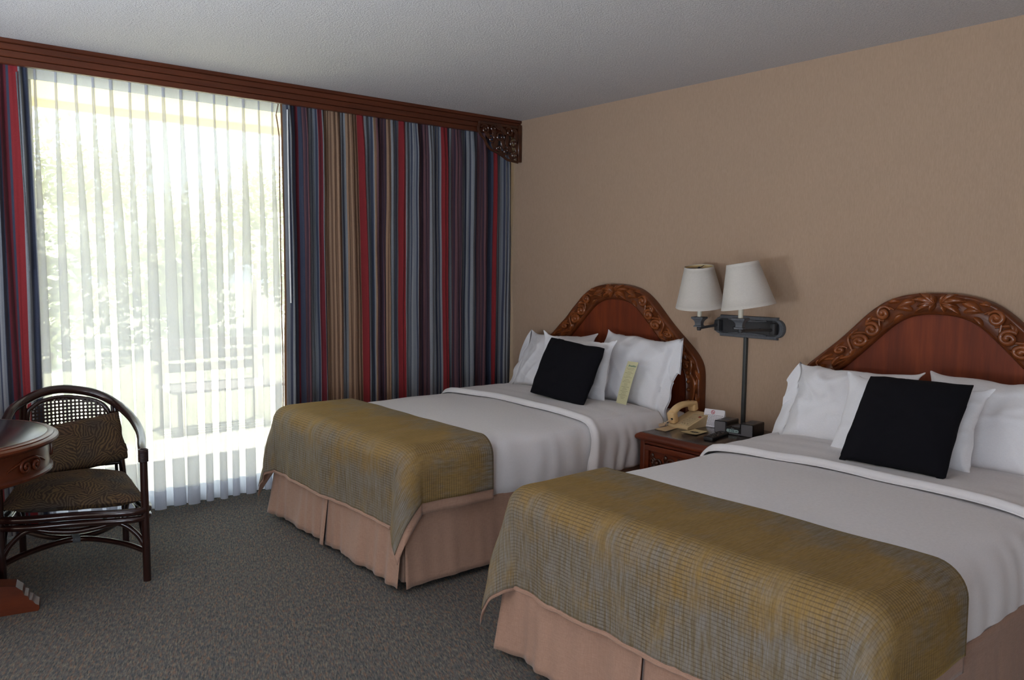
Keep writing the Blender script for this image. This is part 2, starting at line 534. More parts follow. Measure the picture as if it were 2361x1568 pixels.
W = {
    'wall': m_wall(), 'ceil': m_ceil(), 'carpet': m_carpet(),
    'panel': m_wood('cherry_veneer', srgb(76, 28, 11), srgb(106, 42, 16), srgb(132, 58, 23), 0.6, (1, 1, 0.1), 24, 0.0),
    'carved': m_wood('carved_mahogany', srgb(66, 32, 16), srgb(118, 62, 30), srgb(150, 84, 42), 0.26, (1, 1, 1), 18, 0.3),
    'border': m_wood('dark_mahogany_border', srgb(58, 28, 15), srgb(92, 46, 22), srgb(118, 62, 30), 0.3, (1, 1, 1), 18, 0.15),
    'cornice': m_wood('cornice_mahogany', srgb(58, 27, 15), srgb(82, 39, 21), srgb(100, 50, 28), 0.4, (0.08, 1, 1), 30, 0.15),
    'bracket': m_wood('bracket_mahogany', srgb(34, 17, 11), srgb(60, 31, 19), srgb(88, 48, 28), 0.28, (1, 1, 1), 18, 0.4),
    'night': m_wood('nightstand_cherry', srgb(66, 25, 14), srgb(98, 41, 21), srgb(122, 56, 28), 0.32, (1, 0.12, 1), 26, 0.25),
    'nighttop': m_wood('dark_laminate', srgb(50, 42, 38), srgb(60, 50, 46), srgb(70, 60, 54), 0.24, (0.1, 1, 1), 26, 0.3),
    'table': m_wood('table_mahogany', srgb(50, 19, 10), srgb(78, 32, 14), srgb(102, 46, 20), 0.3, (0.2, 1, 1), 18, 0.0),
    'tabletop': m_wood('table_top_veneer', srgb(30, 20, 18), srgb(38, 25, 23), srgb(46, 31, 28), 0.22, (0.15, 1, 1), 18, 0.0),
    'rattan': m_wood('dark_lacquered_rattan', srgb(26, 12, 10), srgb(36, 17, 14), srgb(48, 24, 18), 0.22, (1, 1, 0.4), 30, 0.6),
    'cane': plain('dark_cane', srgb(46, 34, 30), 0.5),
    'palm': m_palm(),
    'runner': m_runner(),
    'skirt': m_cloth('pink_linen', srgb(150, 118, 100), srgb(168, 134, 115), 500, 500, 0.9, 0.25),
    'sheet': m_cloth('white_cotton', srgb(222, 219, 220), srgb(232, 229, 230), 1200, 1200, 0.85, 0.05, 0.1),
    'pillow': m_cloth('white_percale', srgb(224, 223, 226), srgb(236, 235, 237), 1200, 1200, 0.85, 0.05, 0.1),
    'black': m_cloth('black_navy_weave', srgb(10, 9, 14), srgb(14, 13, 19), 700, 700, 0.95, 0.25, 0.0),
    'mattress': m_cloth('mattress_ticking', srgb(215, 210, 205), srgb(228, 224, 220), 700, 700),
    'drape': m_vcol('striped_drapery'),
    'lining': m_cloth('brown_drape_lining', srgb(110, 78, 54), srgb(128, 92, 64), 500, 500),
    'sheer': m_sheer(), 'hem': m_sheer('sheer_hem', 0.14, (0.86, 0.88, 0.95)),
    'glass': m_glass(),
    'alu': plain('bronze_aluminium', srgb(64, 58, 54), 0.4, 0.05, 30, 0.6),
    'shade': m_cloth('pleated_linen_shade', srgb(196, 190, 181), srgb(210, 203, 194), 900, 900, 0.9, 0.1),
    'shadein': plain('cream_shade_lining', srgb(222, 200, 150), 0.8),
    'iron': plain('brushed_grey_iron', srgb(88, 90, 94), 0.55, 0.2, 60, 0.0, 0.4, 0.15),
    'irondark': plain('dark_iron', srgb(48, 48, 50), 0.5, 0.15, 60, 0.0),
    'sleeve': plain('cream_candle_sleeve', srgb(226, 222, 206), 0.5),
    'conduit': plain('grey_conduit', srgb(58, 60, 60), 0.5, 0.1),
    'phone': plain('beige_plastic', srgb(226, 190, 138), 0.4, 0.03), 'phonebase': plain('beige_base_plastic', srgb(212, 186, 142), 0.42, 0.03),
    'phonekey': plain('grey_beige_key', srgb(186, 166, 132), 0.5), 'phonemark': plain('faceplate_card', srgb(200, 178, 140), 0.6),
    'redlamp': plain('red_lens', srgb(140, 34, 20), 0.3), 'cord': plain('beige_cord', srgb(206, 180, 150), 0.5),
    'card': plain('kraft_card', srgb(206, 176, 134), 0.8, 0.05), 'card2': plain('yellow_card', srgb(206, 186, 138), 0.8, 0.05),
    'menu': plain('pale_yellow_paper', srgb(206, 200, 158), 0.8, 0.03), 'ink': plain('grey_ink', srgb(128, 122, 92), 0.8), 'teal': plain('teal_ink', srgb(84, 132, 118), 0.8),
    'blackink': plain('black_ink', srgb(52, 46, 36), 0.8), 'tent': plain('white_card', srgb(232, 229, 232), 0.7, 0.02), 'inkgrey': plain('dark_grey_ink', srgb(104, 100, 110), 0.8), 'redink': plain('red_ink', srgb(196, 92, 104), 0.8),
    'clockbody': plain('black_gloss_plastic', srgb(22, 21, 23), 0.3, 0.1), 'clockgrille': plain('grey_speaker_cloth', srgb(104, 102, 104), 0.8, 0.1, 400, 0, 0.3, 0.2),
    'lcd': plain('lcd_glass', srgb(150, 170, 170), 0.3, 0.03), 'digit': plain('lcd_digit', srgb(40, 64, 66), 0.5), 'letter': plain('silver_lettering', srgb(150, 150, 152), 0.5),
    'remote': plain('black_plastic', srgb(24, 23, 24), 0.4, 0.1), 'remotekey': plain('grey_key', srgb(96, 92, 90), 0.5),
    'white': plain('white_rod', srgb(226, 226, 226), 0.4), 'metalleg': plain('black_steel', srgb(40, 40, 42), 0.5),
    'concrete': plain('patio_concrete', srgb(196, 190, 180), 0.9, 0.08, 6), 'lawn': m_leaf('lawn_grass', srgb(150, 148, 118), srgb(168, 166, 136)),
    'leafa': m_leaf('bush_leaves', srgb(122, 126, 92), srgb(164, 166, 128), 0.5), 'leafb': m_leaf('tree_leaves', srgb(140, 144, 112), srgb(178, 178, 146), 0.5), 'bark': plain('tree_bark', srgb(96, 80, 64), 0.9, 0.2, 12),
    'soffit': plain('cream_soffit', srgb(232, 218, 182), 0.8, 0.03), 'plaster': plain('plain_plaster', srgb(196, 176, 156), 0.9, 0.03),
    'lampdome': plain('frosted_dome', srgb(240, 238, 230), 0.4, 0.02), 'chairweb': plain('grey_weathered_wood', srgb(130, 122, 114), 0.8, 0.15),
}

# ---------------------------------------------------------------- room shell
CE = 2.44
XL, YF = -5.4, -7.2
struct(MB().box((XL, YF, -0.12), (0.15, 0.16, 0.0)).build('floor', W['carpet'], smooth=False))
struct(MB().box((XL, YF, CE), (0.15, 0.16, CE + 0.16)).build('ceiling', W['ceil'], smooth=False))
struct(MB().box((0.0, YF, 0.0), (0.15, 0.16, CE)).build('wall_right', W['wall'], smooth=False))
struct(MB().box((XL - 0.15, YF, 0.0), (XL, 0.16, CE)).build('wall_left', W['wall'], smooth=False))
struct(MB().box((XL, YF - 0.15, 0.0), (0.0, YF, CE)).build('wall_front', W['wall'], smooth=False))
WX0, WX1, WZ = -3.75, -0.06, 2.42
mb = MB()
mb.box((XL, 0.0, 0.0), (WX0, 0.16, CE)); mb.box((WX1, 0.0, 0.0), (0.0, 0.16, CE)); mb.box((WX0, 0.0, WZ), (WX1, 0.16, CE))
struct(mb.build('wall_back', W['wall'], smooth=False))
# baseboards (dark, mostly hidden)
struct(MB().box((-0.012, -7.1, 0.0), (-0.0005, -0.02, 0.08)).build('baseboard_right', W['cornice'], smooth=False))

# sliding glass door
def window():
    mb = MB()
    y0, y1 = 0.05, 0.11
    for x in (WX0, WX1 - 0.05):
        mb.rbox((x, y0, 0.0), (x + 0.05, y1, WZ), 0.004, 1)
    mb.rbox((WX0, y0, WZ - 0.05), (WX1, y1, WZ), 0.004, 1)
    w = mb.build('window_1', W['alu'])
    struct(w)
    MB().rbox((WX0 + 0.05, 0.02, 0.0), (WX1 - 0.05, 0.14, 0.022), 0.004, 1).build('track', W['alu'], w)
    for (a, b, y) in ((WX0 + 0.05, -3.02, 0.095), (-3.08, -1.55, 0.06), (-1.61, WX1 - 0.05, 0.095)):
        s = MB()
        s.rbox((a, y, 0.022), (a + 0.055, y + 0.025, WZ - 0.05), 0.003, 1)
        s.rbox((b - 0.055, y, 0.022), (b, y + 0.025, WZ - 0.05), 0.003, 1)
        s.rbox((a + 0.055, y, 0.022), (b - 0.055, y + 0.025, 0.09), 0.003, 1)
        s.rbox((a + 0.055, y, WZ - 0.10), (b - 0.055, y + 0.025, WZ - 0.05), 0.003, 1)
        so = s.build('sash', W['alu'], w)
        MB().box((a + 0.05, y + 0.009, 0.085), (b - 0.05, y + 0.015, WZ - 0.095)).build('pane', W['glass'], so, smooth=False)
    return w
window()
MB_h = MB()

# ---------------------------------------------------------------- cornice over the window
def cornice():
    r = root('window_cornice', 'red-brown wooden cornice along the ceiling over the window curtains', 'cornice', (-2.7, -0.12, 2.325))
    X0, X1 = XL, -0.004
    def prof(pl):
        mb = MB()
        mb.prism(pl, lambda y, z: (X0, y, z), lambda y, z: (X1, y, z))
        return mb
    zt, zb = CE - 0.001, 2.325
    h = zt - zb
    pl = [(-0.165, zt), (-0.208, zt), (-0.208, zt - .17 * h), (-0.200, zt - .19 * h), (-0.200, zt - .43 * h), (-0.194, zt - .45 * h), (-0.194, zt - .72 * h), (-0.187, zt - .74 * h), (-0.187, zb + 0.004), (-0.183, zb), (-0.165, zb)]
    # grooves between the stepped boards
    g = []
    for (y, z) in pl: g.append((y, z))
    prof([(-0.160, zt), (-0.210, zt), (-0.212, zt - .15 * h), (-0.206, zt - .17 * h)] + [(-0.196, zt - .175 * h), (-0.196, zt - .2 * h), (-0.160, zt - .2 * h)]).build('crown_lip', W['cornice'], r, angle=25)
    prof([(-0.160, zt - .2 * h), (-0.202, zt - .2 * h), (-0.203, zt - .42 * h), (-0.199, zt - .44 * h), (-0.188, zt - .445 * h), (-0.188, zt - .47 * h), (-0.160, zt - .47 * h)]).build('upper_board', W['cornice'], r, angle=25)
    prof([(-0.160, zt - .47 * h), (-0.196, zt - .47 * h), (-0.197, zt - .71 * h), (-0.193, zt - .73 * h), (-0.182, zt - .735 * h), (-0.182, zt - .76 * h), (-0.160, zt - .76 * h)]).build('middle_board', W['cornice'], r, angle=25)
    prof([(-0.160, zt - .76 * h), (-0.192, zt - .76 * h), (-0.193, zb + 0.003), (-0.190, zb), (-0.160, zb)]).build('lower_board', W['cornice'], r, angle=25)
    MB().box((X0, -0.160, zt - 0.012), (X1, -0.001, zt)).build('top_board', W['cornice'], r, smooth=False)
    # carved bracket hanging at the wall end
    yb = -0.206
    BX, BZ0, BZ1 = -0.388, 2.144, 2.398
    b = MB()
    b.rbox((-0.036, yb - 0.012, BZ0), (-0.004, yb + 0.012, BZ1 + 0.008), 0.003, 1)
    b.rbox((BX, yb - 0.006, BZ1 - 0.02), (-0.004, yb + 0.012, BZ1), 0.003, 1)
    br = b.build('carved_bracket', W['bracket'], r)
    def P(u, w, d=0.0): return Vector((BX + u * (-0.004 - BX), yb - d, BZ0 + w * (BZ1 - BZ0)))
    edge = crom([P(0.03, .96), P(0.0, .80), P(0.05, .64), P(.14, .52), P(.21, .36), P(.30, .26), P(.42, .21), P(.55, .13), P(.68, .04), P(.80, .02), P(.93, .0)], 6)
    MB().tube(edge, 0.010, 8, flat=0.8, fdir=(0, 1, 0)).build('edge_moulding', W['bracket'], br)
    def spiral(c, r0_, turns, a0, sgn, rad=0.007, tail=None, n=26):
        pts = []
        for k in range(n + 1):
            t = k / n
            rr = r0_ * (1 - 0.82 * t)
            a = a0 + sgn * turns * 2 * pi * t
            pts.append(Vector((c.x + rr * cos(a), c.y - 0.004 * sin(pi * t), c.z + rr * sin(a))))
        if tail: pts = crom([Vector(q) for q in tail] + [pts[0]], 5)[:-1] + pts
        m = len(pts)
        MB().tube(pts, [rad * (0.55 + 0.45 * min(1, 3 * k / m)) for k in range(m)], 7, flat=1.0, fdir=(0, 1, 0)).build('carved_scroll', W['bracket'], br)
    spiral(P(.14, .78, .006), .036, 1.4, pi * 0.9, -1)
    spiral(P(.33, .83, .006), .028, 1.3, 0.3, 1)
    spiral(P(.28, .55, .006), .030, 1.2, 2.0, -1)
    spiral(P(.48, .62, .008), .040, 1.3, -0.4, 1)
    spiral(P(.70, .80, .006), .034, 1.3, 2.6, -1)
    spiral(P(.80, .50, .006), .038, 1.4, 0.8, 1)
    spiral(P(.46, .33, .006), .024, 1.2, 2.4, 1)
    spiral(P(.63, .27, .006), .030, 1.2, 0.2, -1)
    spiral(P(.83, .18, .006), .028, 1.3, 1.2, 1)
    for (u, w, ang, L, wd) in ((.20, .66, -0.9, .07, .018), (.36, .70, -1.4, .08, .02), (.40, .46, -1.9, .09, .022), (.56, .46, -1.3, .10, .02), (.58, .80, -0.6, .07, .02), (.66, .56, -1.7, .09, .022), (.72, .34, -0.8, .07, .02), (.88, .70, -1.6, .09, .02), (.90, .36, -1.5, .08, .02), (.55, .20, -0.4, .06, .016), (.34, .36, -0.8, .06, .016), (.76, .12, -0.4, .06, .016), (.84, .86, -0.2, .05, .016), (.48, .88, -0.1, .06, .018)):
        c = P(u, w, .004)
        M = Matrix.Rotation(-ang, 3, 'Y')
        MB().sphere(c, L / 2, (1, 0.16, wd / L * 2), 10, 6, M).build('carved_leaf', W['bracket'], br)
    return r
cornice()

# ---------------------------------------------------------------- curtains
GREY = (srgb(108, 111, 117), srgb(126, 128, 132)); NAVY = srgb(58, 62, 78); RED = srgb(124, 38, 42); PUR = (srgb(72, 52, 60), srgb(98, 68, 72)); TAN = (srgb(142, 114, 92), srgb(104, 78, 62)); MAR = srgb(96, 34, 42)
def stripe_col(segs, x):
    for (a, b, k) in segs:
        if a <= x < b:
            t = (x - a)
            if k == 'g':
                ph = (t / 0.026) % 1.0
                return NAVY if ph > 0.74 else GREY[1] if ph < 0.34 else GREY[0]
            if k == 'p':
                ph = (t / 0.019) % 1.0
                return PUR[1] if ph < 0.4 else (srgb(46, 40, 54) if ph > 0.8 else PUR[0])
            if k == 't':
                ph = (t / 0.014) % 1.0
                return TAN[0] if ph < 0.6 else TAN[1]
            if k == 'r': return RED
            if k == 'm': return MAR
            if k == 'n': return NAVY
            if k == 'b': return srgb(118, 84, 58)
    return GREY[0]
SEG_R = [(-1.80, -1.766, 'b'), (-1.766, -1.72, 'g'), (-1.72, -1.686, 'n'), (-1.686, -1.673, 'm'), (-1.673, -1.652, 'n'), (-1.652, -1.606, 'p'), (-1.606, -1.552, 'g'), (-1.552, -1.522, 'm'), (-1.522, -1.497, 'g'),  # last maroon here is a red stripe, darkened to paint in fold shade
         (-1.497, -1.385, 't'), (-1.385, -1.349, 'g'), (-1.349, -1.248, 't'), (-1.248, -1.216, 'r'), (-1.216, -1.159, 'g'), (-1.159, -1.144, 't'), (-1.144, -1.068, 'p'), (-1.068, -1.037, 't'), (-1.037, -0.967, 'g'),
         (-0.967, -0.925, 'r'), (-0.925, -0.839, 'g'), (-0.839, -0.749, 'p'), (-0.749, -0.640, 'g'), (-0.640, -0.590, 'r'), (-0.590, -0.546, 'g'), (-0.546, -0.476, 'p'), (-0.476, -0.324, 'g'), (-0.324, -0.241, 'p'), (-0.241, -0.194, 'n'), (-0.194, -0.150, 'r'), (-0.150, 0.1, 'g')]
SEG_L = [(-3.9, -3.62, 'g'), (-3.62, -3.56, 'r'), (-3.56, -3.46, 'g'), (-3.46, -3.38, 'p'), (-3.38, -3.30, 'g'), (-3.30, -3.255, 'r'), (-3.255, -3.205, 'g'), (-3.205, -3.187, 'n'), (-3.187, -3.152, 'm'), (-3.152, -3.146, 'n'), (-3.146, -3.112, 'r'), (-3.112, -3.085, 'g'), (-3.085, -3.068, 'n'), (-3.068, -2.9, 'g')]
def drape(name, label, x0, x1, segs, y0, folds, seed, ztop=2.40, zbot=0.03, edge_left=False, lean=None):
    n, m = int((x1 - x0) / 0.0019), 44
    rnd = random.Random(seed)
    ph = [0.0]
    for k in range(folds): ph.append(ph[-1] + rnd.uniform(0.7, 1.3))
    ph = [p / ph[-1] for p in ph]
    amps = [rnd.uniform(0.75, 1.2) for _ in range(folds + 1)]
    def fold(t):
        k = 0
        while k < folds - 1 and t > ph[k + 1]: k += 1
        q = (t - ph[k]) / (ph[k + 1] - ph[k])
        return amps[k] * (0.5 - 0.5 * cos(2 * pi * q)), k, q
    mb = MB(); mb.col = []
    def fn(i, j):
        t = i / (n - 1); w = j / (m - 1)
        z = lerp(ztop, zbot, w)
        f, k, q = fold(t)
        x = lerp(x0, x1, t)
        top = 1 - sstep(0.0, 0.12, w)
        amp = 0.040 * (1 - 0.45 * top) * (1 + 0.25 * nz(k * 3.1 + seed, w * 1.6))
        fine = 0.008 * sin(2 * pi * t * folds * 2.9 + 1.3 * nz(t * 9, w * 1.5, seed) * 2)
        sway = 0.010 * sin(2 * pi * (t * 2.2 + seed)) * w + 0.022 * nz(t * 7, w * 1.4, seed) * (0.3 + w)
        dx = sway
        if lean: dx += lean(t, w)
        y = y0 - amp * f - fine * (1 - 0.4 * top) + 0.006 * nz(x * 14, z * 3)
        if t < 0.012: y += 0.0
        mb.col.append(stripe_col(segs, x))
        return (x + dx, y, z)
    mb.grid(n, m, fn)
    o = mb.build(name, W['drape'], recalc=False, angle=180)
    return o
def lean_r(t, w):
    return 0.026 * exp(-((t - 0.30) / 0.05) ** 2) * (w - 0.42) * 2 + (-0.03 * (1 - sstep(0, 0.06, w)) * 0 + 0.0)
rr = drape('striped_drape', 'blue-grey, red and tan striped drape drawn beside the far bed', -1.775, -0.022, SEG_R, -0.106, 17, 3.0, lean=lean_r)
tag(rr, 'wide blue-grey, red and tan striped drape hanging behind the far bed', 'curtain', 'striped drapes at the window')
rl = drape('striped_drape', '', -3.56, -3.064, SEG_L, -0.106, 5, 5.0)
tag(rl, 'striped drape with a broad red band behind the round table', 'curtain', 'striped drapes at the window')
# brown lining turned along the leading edge of the wide drape, and the pull wand
lm = MB()
def lfn(i, j):
    w = j / 39; z = lerp(2.395, 0.03, w); a = i / 3
    bulge = 0.018 * exp(-((z - 2.26) / 0.05) ** 2)
    return (-1.783 - 0.003 + 0.006 * nz(z * 3, 1) - bulge + 0.012 * a, -0.110 + 0.05 * a * a - 0.012 * a + 0.004 * nz(z * 4, 2), z)
lm.grid(4, 40, lfn)
lm.build('lining', W['lining'], rr, recalc=False)
MB().tube([(-1.752, -0.155, 2.30), (-1.752, -0.158, 1.6), (-1.75, -0.160, 1.165)], 0.0045, 8).build('pull_wand', W['white'], rr)
MB().tube([(-3.118, -0.152, 2.30), (-3.10, -0.155, 1.35)], 0.0035, 8).build('pull_wand', W['iron'], rl)

def sheer():
    PX = [-3.026, -2.934, -2.846, -2.765, -2.681, -2.588, -2.505, -2.417, -2.325, -2.238, -2.143, -2.068, -1.974, -1.884, -1.801]
    x = -3.026
    while x > -3.40:
        x -= 0.09; PX.insert(0, x)
    x = -1.801
    while x < -0.25:
        x += 0.09; PX.append(x)
    per = 26
    n = len(PX) * per
    m = 46
    ztop, zbot = 2.375, 0.020
    rnd = random.Random(11)
    prop = [(rnd.uniform(0.7, 1.25), rnd.uniform(-0.012, 0.030), rnd.uniform(0.6, 1.3), rnd.random() * 9) for _ in PX]
    prop.append(prop[-1])
    def pos(i, w):
        k = min(i // per, len(PX) - 1)
        q = (i - k * per) / per
        xa = PX[k]; xb = PX[k + 1] if k + 1 < len(PX) else PX[k] + 0.09
        A, drift, D, s = prop[k]; A2, drift2, D2, s2 = prop[k + 1] if k + 1 < len(prop) else prop[k]
        xa2 = xa + drift * w * 1.2 + 0.012 * nz(s, w * 1.6) * w
        xb2 = xb + drift2 * w * 1.2 + 0.012 * nz(s2, w * 1.6) * w
        hw = (0.0055 + 0.0135 * sstep(0.0, 0.5, w) + 0.004 * w) * A     # half width of the fold
        dp = (0.010 + 0.030 * sstep(0.0, 0.35, w)) * D
        fq = 0.56
        if q < fq:                        # the fold: out, over and back so three layers overlap
            a = q / fq
            th = 2 * pi * a
            x = xa2 - hw + 2 * hw * a + hw * 1.7 * sin(th)
            y = -dp * (0.5 - 0.5 * cos(th))
        else:
            a = (q - fq) / (1 - fq)
            x = lerp(xa2 + hw, xb2 - (0.0055 + 0.0135 * sstep(0.0, 0.5, w) + 0.004 * w) * A2, a)
            y = 0.010 * sin(pi * a) * w
        return x, y
    mb = MB()
    def fn(i, j):
        w = j / (m - 1); z = lerp(ztop, zbot, w)
        x, y = pos(i, w)
        if j == m - 1: z += 0.006 * max(0, nz(x * 7, 3.3)) * 2
        return (x, -0.045 + y + 0.006 * nz(x * 6, z * 1.5), z)
    mb.grid(n, m, fn)
    o = mb.build('sheer_curtain', W['sheer'], recalc=False, angle=180)
    tag(o, 'white see-through sheer curtain with pinch pleats across the bright window', 'curtain')
    hb = MB()
    def hn(i, j):
        w = lerp(0.955, 1.0, j / 4.0); z = lerp(ztop, zbot, w)
        x, y = pos(i, w)
        return (x, -0.0475 + y + 0.006 * nz(x * 6, z * 1.5), z + (0.006 * nz(x * 9, 1.7) if j == 0 else 0) + (0.006 * max(0, nz(x * 7, 3.3)) * 2 if j == 4 else 0))
    hb.grid(n, 5, hn)
    hb.build('hem', W['hem'], o, recalc=False, angle=180)
    tb = MB()
    def tn(i, j):
        w = lerp(0.0, 0.034, j / 2.0); z = lerp(ztop, zbot, w)
        x, y = pos(i, w)
        return (x, -0.0475 + y + 0.006 * nz(x * 6, z * 1.5), z)
    tb.grid(n, 3, tn)
    tb.build('heading_tape', W['hem'], o, recalc=False, angle=180)
sheer()
mb = MB()
mb.rbox((XL + 0.02, -0.100, 2.405), (-0.02, -0.070, 2.425), 0.003, 1)
mb.rbox((XL + 0.02, -0.055, 2.405), (-0.02, -0.035, 2.425), 0.003, 1)
tag(mb.build('curtain_rail', W['white']), 'white double curtain rail hidden behind the wooden cornice', 'rail')

# ---------------------------------------------------------------- beds
def offset_loop(x0, x1, y0, y1, d, r, ns=(60, 46, 60, 46), nc=8):
    """closed loop of a rounded rectangle inset by d; returns [(x,y,nx,ny)]"""
    x0 += d; x1 -= d; y0 += d; y1 -= d
    r = max(0.004, min(r, (x1 - x0) / 2 - 0.001, (y1 - y0) / 2 - 0.001))
    out = []
    corners = [((x1 - r, y0 + r), -pi / 2), ((x1 - r, y1 - r), 0), ((x0 + r, y1 - r), pi / 2), ((x0 + r, y0 + r), pi)]
    for ci, ((cx, cy), a0) in enumerate(corners):
        for k in range(nc):
            a = a0 + (pi / 2) * k / nc
            out.append((cx + r * cos(a), cy + r * sin(a), cos(a), sin(a)))
        nx2, ny2 = cos(a0 + pi / 2), sin(a0 + pi / 2)
        p = (cx + r * nx2, cy + r * ny2)
        (cx2, cy2), a2 = corners[(ci + 1) % 4]
        q = (cx2 + r * cos(a2), cy2 + r * sin(a2))
        n = ns[(ci + 1) % 4]
        for k in range(n):
            t = k / n
            out.append((lerp(p[0], q[0], t), lerp(p[1], q[1], t), nx2, ny2))
    return out
def loft(rect, rings, disp, r=0.07):
    mb = MB()
    loops = []
    for ri, (d, z) in enumerate(rings):
        L = offset_loop(*rect, d, max(0.01, r - d * 0.6))
        loops.append([disp(ri, x, y, z, nx, ny, k) for k, (x, y, nx, ny) in enumerate(L)])
    n = len(loops[0])
    for L in loops: mb.v += [Vector(p) for p in L]
    for i in range(len(loops) - 1):
        for k in range(n):
            k2 = (k + 1) % n
            mb.f.append((i * n + k, i * n + k2, (i + 1) * n + k2, (i + 1) * n + k))
    mb.f.append(tuple((len(loops) - 1) * n + k for k in range(n)))
    return mb

HO = [(0, 1.292), (.09, 1.289), (.18, 1.272), (.26, 1.235), (.345, 1.162), (.412, 1.090), (.5, 1.012), (.58, .948), (.635, .898), (.668, .85), (.682, .80), (.684, .7), (.684, .40)]
HI = [(0, 1.197), (.08, 1.191), (.14, 1.172), (.192, 1.139), (.246, 1.088), (.292, 1.043), (.356, .98), (.425, .916), (.50, .858), (.548, .81), (.572, .76), (.576, .68), (.576, .40)]
def headboard(bed, yc):
    ho = [Vector((p[0], p[1], 0)) for p in HO]; hi = [Vector((p[0], p[1], 0)) for p in HI]
    O = crom(ho, 5); I = crom(hi, 5)
    def relax(P):
        for _ in range(14):
            P = [P[0].lerp(Vector((0, P[1].y, 0)), 0.5)] + [P[k] * 0.5 + (P[k - 1] + P[k + 1]) * 0.25 for k in range(1, len(P) - 1)] + [P[-1]]
        return P
    O, I = relax(O), relax(I)
    # resample both by matching index
    n = len(O)
    full_o = [(-p.x, p.y) for p in O[::-1]][:-1] + [(p.x, p.y) for p in O]
    full_i = [(-p.x, p.y) for p in I[::-1]][:-1] + [(p.x, p.y) for p in I]
    N = len(full_o)
    xp = -0.032
    pan = MB()
    pan.prism([(d * 0.97, z - 0.01) for d, z in full_o], lambda d, z: (xp, yc - d, z), lambda d, z: (-0.004, yc - d, z))
    hb = pan.build('headboard', W['panel'], bed, smooth=False)
    # moulded border: cross-section from the outer edge to the inner edge
    prof = [(0.0, 0.003), (0.0, 0.050), (0.05, 0.060), (0.12, 0.062), (0.20, 0.054), (0.5, 0.050), (0.80, 0.052), (0.88, 0.060), (0.95, 0.056), (1.0, 0.045), (1.0, 0.030)]
    bd = MB()
    def fn(i, j):
        t, x = prof[j]
        (a, b), (c, d) = full_o[i], full_i[i]
        rip = 0.0
        if 0.02 < t < 0.3: rip = 0.004 * sin(i * 0.9)
        return (-x - rip * 0.5, yc - lerp(a, c, t), lerp(b, d, t))
    bd.grid(N, len(prof), fn)
    bd.build('carved_border', W['border'], hb, angle=60)
    # carving on the border, mirrored left and right
    def frame(s):
        """s in 0..1 along one half from the apex: centre, tangent, outward normal, width"""
        f = s * (len(O) - 1); k = min(int(f), len(O) - 2); t = f - k
        o = O[k].lerp(O[k + 1], t); i_ = I[k].lerp(I[k + 1], t)
        c = (o + i_) / 2
        o2 = O[min(k + 1, len(O) - 1)]; tg = ((O[k + 1] + I[k + 1]) - (O[k] + I[k])).normalized()
        nr = (o - i_); wd = nr.length; nr.normalize()
        return c, tg, nr, wd
    def put(side, c, depth): return Vector((-depth, yc - side * c.x, c.y))
    def scroll(side, s, ds, dn, R, a0, turns, sgn, rad, tail=None):
        c, tg, nr, wd = frame(s)
        cc = c + tg * ds + nr * dn * wd
        pts = []
        K = 30
        for k in range(K + 1):
            t = k / K
            rr = R * (1 - 0.80 * t)
            a = a0 + sgn * turns * 2 * pi * t
            pts.append((cc + tg * (rr * cos(a)) + nr * (rr * sin(a)), 0.056 + 0.012 * t))
        if tail:
            t0 = pts[0][0]
            q = crom([c + tg * x + nr * y for x, y in tail] + [t0], 6)[:-1]
            pts = [(p, 0.053) for p in q] + pts
        m = len(pts)
        sm = MB()
        sm.tube([put(side, p, d) for p, d in pts], [rad * (0.5 + 0.5 * min(1, 4 * k / m)) for k in range(m)], 7, flat=1.1, fdir=(1, 0, 0))
        sm.sphere(put(side, pts[-1][0], 0.064), rad * 1.35, (1, 1, 1), 8, 6)
        sm.build('carved_scroll', W['carved'], hb, angle=60)
    def leaf(side, s, ds, dn, L, wd_, ang, dep=0.054, fat=0.5):
        c, tg, nr, wd = frame(s)
        cc = c + tg * ds + nr * dn * wd
        d = (tg * cos(ang) + nr * sin(ang)); e = (-tg * sin(ang) + nr * cos(ang))
        K, J = 9, 7
        lf = MB(); base = 0
        for k in range(K):
            t = k / (K - 1)
            ww = wd_ * sin(pi * (0.06 + 0.92 * t) ** 0.8) ** 0.9
            bend = 0.10 * L * sin(pi * t)
            for j in range(J):
                q = j / (J - 1) * 2 - 1
                p = cc + d * (L * (t - 0.0)) + e * (q * ww + bend)
                h = dep + 0.017 * fat * 2 * (1 - q * q) * sin(pi * (0.1 + 0.85 * t)) - 0.004 * (abs(q) < 0.2)
                lf.v.append(put(side, p, h))
        for k in range(K - 1):
            for j in range(J - 1):
                a = base + k * J + j
                lf.f.append((a, a + 1, a + J + 1, a + J))
        lf.build('carved_leaf', W['carved'], hb, angle=60)
    for side in (-1, 1):
        # rosette petals at the apex
        for (a, L, wd_) in ((0.12, .11, .018), (0.55, .085, .016), (-0.50, .10, .017), (1.05, .05, .013), (-1.1, .045, .012), (-0.2, .08, .012)):
            leaf(side, 0.0, 0.012, 0.02, L, wd_, a, 0.056, 0.7)
        leaf(side, 0.10, 0.0, 0.15, .09, .018, -0.25); leaf(side, 0.115, 0.0, -0.2, .08, .016, 0.2)
        leaf(side, 0.17, 0.0, -0.28, .06, .013, -0.4); leaf(side, 0.165, 0.0, 0.3, .06, .013, 0.1)
        # S scrolls marching down the slope
        scroll(side, 0.255, 0, 0.12, .034, pi * 1.05, 1.35, -1, .0115)
        scroll(side, 0.345, 0, -0.10, .036, pi * 0.55, 1.35, 1, .0115, [(-.07, -.02), (-.035, .035)])
        scroll(side, 0.425, 0, -0.12, .036, pi * 0.5, 1.35, 1, .0115, [(-.055, .04), (-.02, .046)])
        scroll(side, 0.50, 0, 0.1, .028, pi * 1.2, 1.2, -1, .0095)
